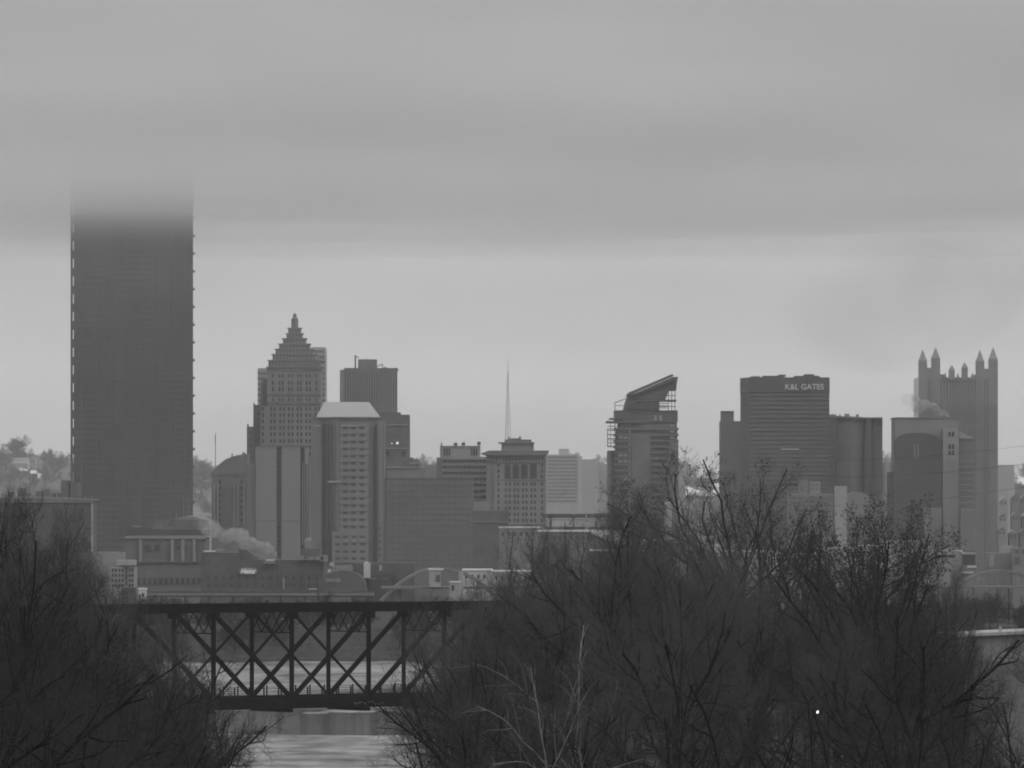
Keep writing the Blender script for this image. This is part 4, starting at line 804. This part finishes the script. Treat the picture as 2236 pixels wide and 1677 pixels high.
b = Bld('brick_history_warehouse', 'long dark brick warehouse carrying a glowing Heinz sign', 438, 760, 2620)
b.box('wall', 438, 706, 1222, None, brick, dep=34); b.box('upper_block', 438, 524, 1206.5, 1223, brick, dep=26, D=2622); b.extr('stepped_gable', [(522, 1223), (522, 1195), (532, 1197), (560, 1216), (560, 1223)], brick, dep=20, D=2624)
b.box('roof_snow', 444, 470, 1202.6, 1204.8, snow, dep=8, D=2621.5); b.box('roof_hut', 470, 488, 1198, 1206.5, concm, dep=8, D=2626)
b.box('roof_snow', 580, 599, 1222.2, 1224.2, snow, dep=5, D=2619); b.box('roof_snow', 785, 786, 1290, 1291, snow, dep=1, D=2619)
b.boxes('roof_unit', [(575, 600, 1225, 1231), (646, 662, 1214, 1223), (672, 684, 1216, 1223), (690, 706, 1215, 1223), (700, 715, 1212, 1226)], concm, dep=6, D=2616)
b.boxes('downpipe', [(x, x + 1.2, 1225, 1290) for x in (610, 668, 706)], limedk, dep=.5, D=2619.4)
b.boxes('window', [(x, x + 5, y, y + 8) for x in range(452, 700, 17) for y in (1258, 1274)], glass, dep=.3, D=2619.8, kind='stuff')
b.boxes('pale_panel', [(784, 800, 1285.5, 1287.5), (674, 691, 1285, 1287)], snow, dep=.6, D=2618)
b.box('statue_post', 618, 621, 1262, 1286, greyw, dep=.5, D=2617)
sg = thing('wall_sign', 'glowing oval Heinz script sign on the dark brick warehouse', 'sign', (XW(542, 2618.5), 2618.5, ZW(1247, 2618.5)))
pts = [(542 + 19.5 * math.copysign(abs(math.cos(a)) ** .55, math.cos(a)), 1247 + 7.2 * math.copysign(abs(math.sin(a)) ** .8, math.sin(a))) for a in [2 * PI * k / 24 for k in range(24)]]
MB().extr([(XW(x, 2618.5), ZW(y, 2618.5)) for x, y in pts], 2618.5, 2619.2).build('sign_board', mat('sign_glow_panel', .15, .6, 0, emit=.06), sg)
text('Heinz', 542, 1247.2, 32, 2618.2, mat('sign_neon', .6, .4, 0, emit=.30), sg, shear=.35, hpx=10.5, offset=.01)
b = Bld('arched_roof_hall', 'small hall with an arched roof and bright lamp, left of the steel arch', 700, 812, 2560)
b.extr('arched_roof', [(706, 1290), (706, 1262), (712, 1256), (725, 1250), (745, 1245), (765, 1247), (785, 1256), (795, 1268), (800, 1290)], mat('hall_wall', .12, .8, .2, .2), dep=20); b.box('wall_panel', 711, 730, 1263, 1271, concm, dep=.5, D=2559.4); b.box('wall_panel', 732, 744, 1263, 1271, concm, dep=.5, D=2559.4)
b.boxes('lamp', [(716, 722, 1243, 1250)], white, dep=1.5, D=2562); b.box('low_roof', 725, 770, 1238, 1243, concm, dep=10, D=2575); b.box('roof_hut', 720, 729, 1228, 1236, greyw, dep=5, D=2572)
b = Bld('white_cube_hut', 'small white rooftop cube in front of the hip roofed tower', 793, 809, 2590)
b.box('wall', 794, 808, 1229, 1262, white, dep=8); b.box('roof_box', 797, 803, 1226.5, 1229, snow, dep=4, D=2591); b.box('base_wall', 768, 800, 1231, None, brick, dep=8, D=2593)
b = Bld('dark_low_block', 'very dark low block right of the white cube', 802, 908, 2600)
b.box('wall', 802, 906, 1229, None, brick, dep=16, D=2604); b.box('front_wall', 800, 855, 1252, None, roofd, dep=9); b.boxes('roof_snow', [(803, 822, 1262.5, 1264), (834, 848, 1263.5, 1264.6)], greyw, dep=.6, D=2599.3); b.boxes('doorway', [(828, 834, 1234, 1246)], greyw, dep=.5, D=2603.5)
b = Bld('rear_brick_block', 'low dark block between the brown box and the corniced hotel', 1032, 1110, 2950)
b.box('wall', 1032, 1110, 1115, None, brickm, dep=20); b.boxes('roof_line', [(1032, 1110, 1139, 1141)], concm, dep=.5, D=2949.4); b.box('upper_storey', 1033, 1070, 1095, 1115, concm, dep=14, D=2953)
b = Bld('storage_tank', 'round pale water tank on a roof beside the slab tower', 665, 685, 3000)
MB().lathe(XW(674.5, 3000), 3000, [(1.9, ZW(1197, 3000)), (2.0, ZW(1182, 3000)), (1.6, ZW(1177, 3000)), (.3, ZW(1174.5, 3000))], 12).build('tank', concm, b.r)
MB().box(XW(662, 3000), XW(700, 3000), 2996, 3010, GZ, ZW(1197, 3000)).build('supporting_block', slabd, b.r)

# low buildings, white roofs and walls behind the right hand trees
lows = [(1090, 1180, 1150, 2900, concm, 'low concrete block under the corniced hotel'), (1175, 1290, 1158, 2800, brickm, 'low brown block under the snowy slope'),
        (1010, 1075, 1243, 2500, white, 'low white shed by the right end of the truss bridge'), (1075, 1165, 1246, 2480, greyw, 'low pale shed right of the white one by the bridge'),
        (1370, 1450, 1178, 2750, greyw, 'pale low building beneath the slanted roof tower'), (1445, 1500, 1175, 2700, white, 'white low building seen through the trees before the open gap'), (1500, 1580, 1190, 2700, white, 'long white roofed building behind the trees at centre right'),
        (1580, 1700, 1202, 2650, greyw, 'pale low building below the signed office tower'), (1690, 1800, 1208, 2600, white, 'white low building below the faceted block'), (1790, 1890, 1196, 2650, greyw, 'pale low building behind the leafy tree'),
        (1880, 1945, 1190, 2620, white, 'bright white building seen through the spreading tree'), (1290, 1380, 1200, 2600, brick, 'dark low shed below the snowy lean-to roof')]
for x0, x1, y0, D, wm, lab in lows:
    q = Bld('low_building', lab, x0, x1, D); q.box('wall', x0, x1, y0 + 3, None, wm, dep=22); q.box('roof_snow', x0 - 1, x1 + 1, y0, y0 + 3.2, snow, dep=23, D=D - .5)
    q.boxes('window', [(x, x + 5, y0 + 12, y0 + 20) for x in np.arange(x0 + 6, x1 - 8, 13)], glass, dep=.3, D=D - .2)
q = Bld('snowy_sloping_shed', 'shed with a bright snowy sloping roof below the elevated highway', 1281, 1375, 2750)
q.extr('sloping_roof', [(1281, 1157), (1300, 1157.5), (1345, 1160), (1366, 1180), (1373, 1190), (1355, 1192), (1330, 1181), (1305, 1170)], snow, dep=14); q.extr('wall', [(1283, 1250), (1283, 1162), (1305, 1171), (1330, 1182.5), (1355, 1193), (1373, 1191), (1373, 1250)], brickm, dep=12, D=2752)
q = Bld('pale_round_stack', 'pale round tank tower behind the trees right of the slanted roof tower', 1452, 1466, 2900, cat='tank')
MB().lathe(XW(1459, 2900), 2902, [(1.6, GZ), (1.6, ZW(1100, 2900)), (1.0, ZW(1096, 2900))], 14).build('tank', greyw, q.r)
q = Bld('white_pylon_block', 'tall bright white tapering block below the faceted office tower', 1823, 1850, 2900)
q.extr('wall', [(1825, 1240), (1823, 1061), (1849.7, 1061), (1848, 1240)], greyw, dep=6)
q = Bld('terraced_offices', 'low pale terraced offices at the foot of the signed tower', 1720, 1822, 3000)
q.box('wall', 1722, 1820, 1077, None, concm, dep=14, D=3004); q.box('upper_storey', 1745, 1766, 1048, 1078, concm, dep=8, D=3008); q.box('upper_storey', 1768, 1791, 1051, 1077, conc, dep=8, D=3006)
q.boxes('window_band', [(1724, 1818, y, y + 4) for y in (1083, 1092, 1101, 1110)], slabm, dep=.4, D=3003.6); q.boxes('window', [(x, x + 6, y, y + 7) for x in (1771, 1781) for y in (1055, 1065)], slabm, dep=.3, D=3005.7)
q = Bld('curved_roof_hall', 'hall with a curved pale roof below the faceted office block', 1850, 1912, 2980)
q.extr('curved_roof', [(1850, 1130), (1850, 1080), (1865, 1074), (1885, 1075), (1897, 1082), (1906, 1094), (1910, 1130)], concm, dep=12); q.box('roof_snow', 1910, 1927, 1096.5, 1101, greyw, dep=6, D=2979)
q.box('wall', 1851, 1935, 1102, None, concm, dep=10, D=2981)
q = Bld('white_stadium_offices', 'long low white office with two dark windows under the arched tower', 1930, 2103, 2650)
q.box('wall', 2005, 2101, 1203, None, greyw, dep=16); q.box('upper_wall', 1930, 2007, 1180, None, greyw, dep=18, D=2653); q.box('roof_edge', 2004, 2102, 1201, 1203.4, white, dep=17, D=2649.6)
q.boxes('window', [(2046.5, 2067, 1211, 1218), (2071, 2086, 1211, 1218)], glass, dep=.4, D=2649.6); q.box('corner_post', 2098, 2102, 1203, 1240, white, dep=1, D=2649.2)
q = Bld('dark_glazed_office', 'low dark glazed office right of the white one', 2101, 2132, 2640)
q.box('wall', 2102, 2131, 1210, None, slabm, dep=14); q.box('window', 2103, 2129, 1212, 1233, glass, dep=.4, D=2639.7); q.box('roof_snow', 2101, 2131, 1207, 1210.5, greyw, dep=15, D=2639.4); q.box('ledge', 2112, 2132, 1235, 1240, white, dep=1, D=2639.2); q.box('ledge', 2100, 2126, 1248, 1252, white, dep=1, D=2639)
q = Bld('grey_glazed_office', 'low grey office with wide dark glazing below the spired tower', 2158, 2212, 2700)
q.box('wall', 2158, 2210, 1207, None, concm, dep=14); q.box('window', 2174, 2208, 1210, 1236, slabm, dep=.4, D=2699.7); q.boxes('pale_panel', [(2160, 2172, 1212, 1238)], conc, dep=.4, D=2699.6)
q.box('roof_hut', 2190, 2212, 1192, 1207, greyw, dep=8, D=2702)
q = Bld('right_edge_block', 'pale framed block with square windows at the right edge', 2210, 2250, 2690)
q.box('wall', 2212, 2260, 1196, None, concm, dep=14); q.boxes('window', [(2216, 2226, 1200, 1208), (2216, 2226, 1216, 1232), (2232, 2242, 1200, 1208)], slabd, dep=.4, D=2689.7)
rnd = random.Random(12)
for i in range(9):
    px = 2183 + (i % 3) * 24 + rnd.uniform(-5, 5); py = 1090 + (i // 3) * 34 + rnd.uniform(-6, 6); D = 3700 - (i // 3) * 260
    q = Bld('distant_house', ('pale', 'grey', 'dark')[i % 3] + ' hazy house ' + ('at the back', 'in the middle row', 'at the front')[i // 3] + ' of the cluster right of the spired tower', px, px + 18, D, cat='house')
    q.box('wall', px, px + 17, py, None, (greyw, concm, slabm)[i % 3], dep=9); q.extr('gable_roof', [(px - 1, py + 1), (px + 8.5, py - 7), (px + 18, py + 1)], (greyw, slabm, concm)[(i + i // 3) % 3], dep=9.5, D=D - .3)
    q.boxes('window', [(px + 3, px + 6, py + 5, py + 9), (px + 11, px + 14, py + 5, py + 9)], glass, dep=.3, D=D - .2)
# houses on the far hill
def hill_house(x0, x1, y0, y1, lab, wm, gable=True):
    D = hill_D((x0 + x1) / 2, y1) - 6; q = Bld('hill_house', lab, x0, x1, D, cat='house', g=hz(XW((x0 + x1) / 2, D), D) - 6)
    q.box('wall', x0, x1, y0, None, wm, dep=10)
    if gable: q.extr('gable_roof', [(x0 - 1, y0 + .6), ((x0 + x1) / 2, y0 - (x1 - x0) * .5), (x1 + 1, y0 + .6)], concm, dep=10.4, D=D - .3)
    q.boxes('window', [(x, x + 2.2, y0 + 2.5, y0 + 5.5) for x in np.arange(x0 + 2, x1 - 2.5, 5)], slabd, dep=.3, D=D - .3)
hill_house(7, 20, 1008, 1025, 'pale gabled house at the far left of the hill', greyw)
hill_house(20, 62, 1000, 1010, 'long pale row house with dormers on the left hill', greyw, False)
hill_house(27, 60, 1011, 1024, 'darker long house just below the pale row house', concm, False)
hill_house(63, 78, 1003, 1022, 'pale tall house right of the row house', concm)
hill_house(84, 92, 1010, 1018, 'small house on the hill near the dark tower', concm)

# elevated roads
q = Bld('elevated_highway', 'long elevated road deck crossing behind the truss bridge', 300, 830, 2450, cat='road', g=GZ)
q.box('deck', 318, 815, 1293, 1300.5, concm, dep=12); q.box('parapet', 318, 815, 1290.8, 1293.2, brick, dep=.6, D=2449.6)
for x in range(350, 815, 52): q.box('pier', x, x + 5, 1300, None, brick, dep=4, D=2453)
q.box('underside_girder', 318, 815, 1300.4, 1303.5, roofd, dep=9, D=2451)
q = Bld('right_highway', 'elevated highway with pale railings right of the corniced hotel', 1180, 1370, 2850, cat='road')
q.box('deck', 1185, 1375, 1122, 1131, roofd, dep=10); q.extr('railing', [(1240, 1139.5), (1330, 1145.5), (1330, 1147), (1240, 1141.5)], greyw, dep=.6, D=2845); q.box('railing', 1200, 1345, 1133.5, 1136.5, concm, dep=.6, D=2846)
q.boxes('lamp_post', [(1278.5, 1281.5, 1124, 1158), (1324.5, 1327.5, 1129, 1158), (1250.5, 1254, 1102, 1124)], greyw, dep=.6, D=2844); q.box('lower_deck', 1190, 1360, 1150, 1156, brickm, dep=8, D=2852)
for x in (1200, 1250, 1300, 1350): q.box('pier', x, x + 5, 1131, None, concm, dep=3, D=2856)

# steel arch bridge beyond
q = Bld('steel_arch_bridge', 'grey steel arch bridge low behind the trees and truss bridge', 832, 2300, 2330, cat='bridge', g=0)
ab = mat('grey_bridge_steel', .20, .7, .15, .3)
def arch(xa, xb, yp, ys_, D, skew):
    n = 14; pts = []
    for k in range(n + 1):
        t = k / n; x = xa + (xb - xa) * t; y = ys_ - (ys_ - yp) * (1 - (2 * t - 1) ** 2); d = D + skew * t; pts.append(Vector((XW(x, d), d, ZW(y, d))))
    for off, nm_ in ((0, 'arch_rib'), (14, 'arch_rib')):
        m = MB()
        for k in range(n): m.beam(pts[k] + Vector((0, off, 0)), pts[k + 1] + Vector((0, off, 0)), 1.0, 1.0)
        m.build(nm_, ab, q.r)
    m = MB()
    for k in range(1, n):
        p = pts[k]; m.beam(p, Vector((p.x, p.y, ZW(1284, p.y))), .35)
        if k % 2: m.beam(p, p + Vector((0, 14, 0)), .4)
    m.build('hanger', ab, q.r, 'stuff')
arch(832, 1090, 1241, 1312, 2330, 20); arch(2085, 2290, 1247, 1284, 2340, 10)
q.box('deck', 832, 1180, 1281, 1286, ab, dep=13, D=2331); q.box('deck', 1990, 2320, 1280, 1285, ab, dep=13, D=2341)
q.boxes('pier', [(868, 876, 1286, None), (1082, 1098, 1286, None), (2060, 2076, 1284, None), (2180, 2186, 1284, None), (2205, 2210, 1284, None)], stone, dep=8, D=2334)
q.box('portal_tower', 937, 962, 1245, 1282, greyw, dep=5, D=2326); q.boxes('portal_window', [(951, 961, 1255, 1270)], slabd, dep=.4, D=2325.6); q.box('portal_cap', 935, 968, 1241.5, 1245, snow, dep=6, D=2325.4)
q.boxes('portal_tower', [(1002, 1012, 1248, 1290)], greyw, dep=4, D=2327)
q = Bld('riverside_shed', 'pale shed on the far bank right of the arch bridge tower', 980, 1010, 2290, g=6); q.box('wall', 982, 1006, 1272, None, greyw, dep=7); q.box('roof_snow', 981, 1007, 1269.5, 1272.2, snow, dep=7.5, D=2289.7); q.boxes('door', [(986, 992, 1278, 1290)], glass, dep=.3, D=2289.7)

# long pale building on the near right shore
q = Bld('long_pale_building', 'long low pale building with a snow edged flat roof behind the right trees', 2045, 2260, 1000, g=24)
q.extr('wall', [(2074, 1446), (2074, 1391), (2290, 1383), (2290, 1446)], mat('pale_shed_wall', .15, .85, .12, .2), dep=18); q.extr('roof', [(2040, 1389), (2040, 1386), (2290, 1376), (2290, 1382.5), (2074, 1391.5)], concm, dep=20, D=999)
q.box('vent', 2182, 2187, 1367, 1379, concm, dep=.6, D=1003); q.box('vent', 2129, 2133, 1377, 1383, concm, dep=.6, D=1003); q.box('base_wall', 2060, 2290, 1444, 1475, roofd, dep=17, D=998.5)

# lamp shining in the trees
D = 470; lx, lz = XW(1785, D), ZW(1555, D)
q = thing('street_lamp', 'single bright lamp shining among the dark trees at lower right', 'street lamp', (lx + .8, D, gz(lx + .8, D)))
MB().lathe(lx + .8, D, [(.09, gz(lx, D)), (.06, lz + .2)], 8).build('lamp_pole', rail_m, q); MB().beam((lx + .8, D, lz + .18), (lx, D, lz + .2), .07).build('lamp_arm', rail_m, q)
MB().lathe(lx, D, [(.05, lz + .2), (.2, lz + .12), (.16, lz + .1)], 10).build('lamp_shade', rail_m, q)
MB().lathe(lx, D, [(.03, lz - .08), (.07, lz - .05), (.08, lz + .02), (.07, lz + .1)], 10).build('lamp_bulb', mat('lamp_light', .9, .3, 0, emit=2.5), q)

# overhead wires at the right
def wire(p, q_, sag, lab):
    m = MB(); a = Vector(p); c = Vector(q_); n = 10; pr = a
    for k in range(1, n + 1):
        t = k / n; v = a.lerp(c, t) - Vector((0, 0, sag * 4 * t * (1 - t))); m.beam(pr, v, .035); pr = v
    o = m.build('overhead_wire', rail_m, None, org=p); tag(o, lab, 'wire', 'overhead wires at the right')
for y0, y1, lab in ((960, 972, 'upper thin wire crossing the sky right of the spired tower'), (1000, 1008, 'middle thin wire crossing behind the right edge'), (1048, 1075, 'lower thin wire crossing the arched and spired towers')):
    wire((XW(2330, 1050), 1050, ZW(y0, 1050)), (XW(1700, 1900), 1900, ZW(y1 + 25, 1900)), 2, lab)

# ------------------------------------------------------------------ air: haze, low cloud, steam
def vol_mat(name, dens, col, noise_scale=None, lo=.4, hi=.6, aniso=0.0, grad=None):
    m = bpy.data.materials.new(name); m.use_nodes = True; t = m.node_tree; t.nodes.clear()
    o = t.nodes.new('ShaderNodeOutputMaterial'); v = t.nodes.new('ShaderNodeVolumePrincipled'); t.links.new(v.outputs[0], o.inputs['Volume'])
    v.inputs['Color'].default_value = (col, col, col, 1); v.inputs['Density'].default_value = dens; v.inputs['Anisotropy'].default_value = aniso
    if noise_scale:
        c = t.nodes.new('ShaderNodeTexCoord'); n = t.nodes.new('ShaderNodeTexNoise'); n.inputs['Scale'].default_value = noise_scale; n.inputs['Detail'].default_value = 3
        r = t.nodes.new('ShaderNodeMapRange'); r.inputs['From Min'].default_value = lo; r.inputs['From Max'].default_value = hi; r.inputs['To Min'].default_value = 0; r.inputs['To Max'].default_value = dens
        t.links.new(c.outputs['Object'], n.inputs['Vector']); t.links.new(n.outputs['Fac'], r.inputs[0]); last = r.outputs[0]
        if grad:
            s3 = t.nodes.new('ShaderNodeSeparateXYZ'); t.links.new(c.outputs['Object'], s3.inputs[0]); g3 = t.nodes.new('ShaderNodeMapRange')
            g3.inputs['From Min'].default_value = grad[0]; g3.inputs['From Max'].default_value = grad[1]; g3.inputs['To Min'].default_value = grad[2]; g3.inputs['To Max'].default_value = 1
            t.links.new(s3.outputs['X'], g3.inputs[0]); mu = t.nodes.new('ShaderNodeMath'); mu.operation = 'MULTIPLY'; t.links.new(last, mu.inputs[0]); t.links.new(g3.outputs[0], mu.inputs[1]); last = mu.outputs[0]
        t.links.new(last, v.inputs['Density'])
    return m
HAZE = vol_mat('haze_air', 3.6e-5, .97)
MB().box(-1700, 1700, -60, 7000, -6, 330).build('haze', HAZE, None, 'stuff')
CLOUD = vol_mat('low_cloud', .0060, .95)
t = CLOUD.node_tree; v_ = t.nodes['Principled Volume']; c_ = t.nodes.new('ShaderNodeTexCoord'); mpc = t.nodes.new('ShaderNodeMapping'); mpc.inputs['Scale'].default_value = (.0034, .0026, .004)
n_ = t.nodes.new('ShaderNodeTexNoise'); n_.inputs['Scale'].default_value = 1; n_.inputs['Detail'].default_value = 3; r_ = t.nodes.new('ShaderNodeMapRange')
r_.inputs['From Min'].default_value = .3; r_.inputs['From Max'].default_value = .7; r_.inputs['To Min'].default_value = CLOUD_LO; r_.inputs['To Max'].default_value = CLOUD_HI
t.links.new(c_.outputs['Object'], mpc.inputs[0]); t.links.new(mpc.outputs[0], n_.inputs['Vector']); t.links.new(n_.outputs['Fac'], r_.inputs[0]); t.links.new(r_.outputs[0], v_.inputs['Color'])
def cloud_slab(name, y0, y1, zb, zt, amp, m, seed, edge_k=3.0):
    nx, ny = 70, 60; X_ = np.linspace(-1500, 1500, nx); Y_ = np.linspace(0, 1, ny); V = []; Fc = []
    for top in (0, 1):
        for j in range(ny):
            for i in range(nx):
                x = float(X_[i]); far = y1 + 160 * noise.noise(Vector((x * .006, seed, 1))) + 60 * noise.noise(Vector((x * .02, seed, 4))); y = y0 + (far - y0) * float(Y_[j])
                f = amp * noise.fractal(Vector((x * .008, y * .006, seed)), 1, 2, 4)
                if not top: f = abs(f) * -1.2
                edge = min(1, (1 - float(Y_[j])) * edge_k); mid = zb + f + (zt - zb) * .3; z = (zt + f * .6) if top else (zb + f)
                V.append((x, y, mid + (z - mid) * (.02 + .98 * edge)))
    for top in (0, 1):
        o_ = top * nx * ny
        for j in range(ny - 1):
            for i in range(nx - 1):
                q = (o_ + j * nx + i, o_ + j * nx + i + 1, o_ + (j + 1) * nx + i + 1, o_ + (j + 1) * nx + i); Fc.append(q if top else q[::-1])
    o_ = nx * ny
    for i in range(nx - 1):
        Fc.append((i, i + 1, o_ + i + 1, o_ + i)); q = (ny - 1) * nx + i; Fc.append((q + 1, q, o_ + q, o_ + q + 1))
    for j in range(ny - 1):
        q = j * nx; Fc.append((q + nx, q, o_ + q, o_ + q + nx)); q = j * nx + nx - 1; Fc.append((q, q + nx, o_ + q + nx, o_ + q))
    me = bpy.data.meshes.new(name); me.from_pydata(V, [], Fc); me.materials.append(m); me.update()
    o = bpy.data.objects.new(name, me); COL.objects.link(o); o['kind'] = 'stuff'; return o
cloud_slab('low_cloud', 1000, 4200, 213.9, 260, 3.2, CLOUD, 2.5, 5.0)
for k, (za, zb_, dn) in enumerate(((209, 213.8, .0040), (204, 208.9, .0024), (199, 203.9, .0013), (193, 198.9, .0007))):
    MB().box(-1490 + k, 1490 - k, 1300 + 40 * k, 3980 - 90 * k, za, zb_).build('cloud_fringe', vol_mat('cloud_fringe', dn, .97), None, 'stuff')
for k, (za, zb_, dn) in enumerate(((9.2, 118, 6.0e-5), (118, 146, 1.0e-4), (146, 165, 1.7e-4), (165, 192.8, 2.6e-4))):
    MB().box(-1650, 1650, 2450 + 60 * k, 6600, za + .1, zb_).build('thin_mist', vol_mat('thin_mist', dn, .97), None, 'stuff')

def plume(pts, dens, name, label, nscale, D, seed):
    """puffs merged into one skin, with its own soft edges"""
    m = bmesh.new(); rn = random.Random(seed); n = 34
    for k in range(n):
        t = k / (n - 1) * (len(pts) - 1); i = min(len(pts) - 2, int(t)); f = t - i
        x = pts[i][0] * (1 - f) + pts[i + 1][0] * f; y = pts[i][1] * (1 - f) + pts[i + 1][1] * f; r_ = (pts[i][2] * (1 - f) + pts[i + 1][2] * f) * D / F * (.62 + .33 * rn.random())
        c = Vector((XW(x, D) + rn.uniform(-.5, .5) * r_, D + rn.uniform(-.6, .6) * r_, ZW(y, D) + rn.uniform(-.35, .35) * r_))
        bmesh.ops.create_icosphere(m, subdivisions=2, radius=r_, matrix=__import__('mathutils').Matrix.Translation(c))
    org = Vector((XW(pts[0][0], D), D, ZW(pts[0][1], D)))
    for v in m.verts: v.co -= org
    me = bpy.data.meshes.new(name); m.to_mesh(me); m.free(); ob = bpy.data.objects.new(name, me); COL.objects.link(ob); ob.location = org
    rm = ob.modifiers.new('r', 'REMESH'); rm.mode = 'VOXEL'; rm.voxel_size = .5
    me2 = bpy.data.meshes.new_from_object(ob.evaluated_get(bpy.context.evaluated_depsgraph_get())); ob.modifiers.clear(); ob.data = me2
    w_ = XW(pts[-1][0], D) - XW(pts[0][0], D)
    me2.materials.clear(); me2.materials.append(vol_mat(name + '_vapour', dens, .99, nscale, .34, .62, grad=(w_, 0, .05)))
    tag(ob, label, 'steam'); ob['kind'] = 'stuff'; return ob
plume([(606, 1217, 3), (596, 1206, 8), (578, 1195, 14), (552, 1186, 17), (520, 1176, 20), (485, 1163, 24), (455, 1150, 24), (430, 1138, 20)], .75, 'steam_plume', 'white steam plume blowing left from the brick warehouse roof', .5, 2590, 4)
plume([(2074, 909, 2), (2062, 903, 7), (2045, 896, 12), (2025, 890, 16), (2006, 884, 18), (1985, 872, 18)], 1.3, 'steam_plume', 'white steam drifting left from behind the arched tower roof', .22, 3300, 9)
sm = MB(); o = bmesh.new(); bmesh.ops.create_icosphere(o, subdivisions=3, radius=1)
me = bpy.data.meshes.new('drifting_smoke')
for v in o.verts: v.co = Vector((v.co.x * 62, v.co.y * 60, v.co.z * 34 + v.co.x * 10))
o.to_mesh(me); o.free(); me.materials.append(vol_mat('smoke_haze', .0034, .5, .03, .36, .74)); ob = bpy.data.objects.new('drifting_smoke', me); COL.objects.link(ob); ob.location = (XW(1980, 3000), 3000, ZW(640, 3000) - 3)
tag(ob, 'faint grey smoke drifting in the sky above the spired tower', 'smoke'); ob['kind'] = 'stuff'
cy.volume_step_rate = 2.0; cy.volume_max_steps = 128
print('objects', len(bpy.data.objects), 'tris', sum(len(m.polygons) for m in bpy.data.meshes) * 2)
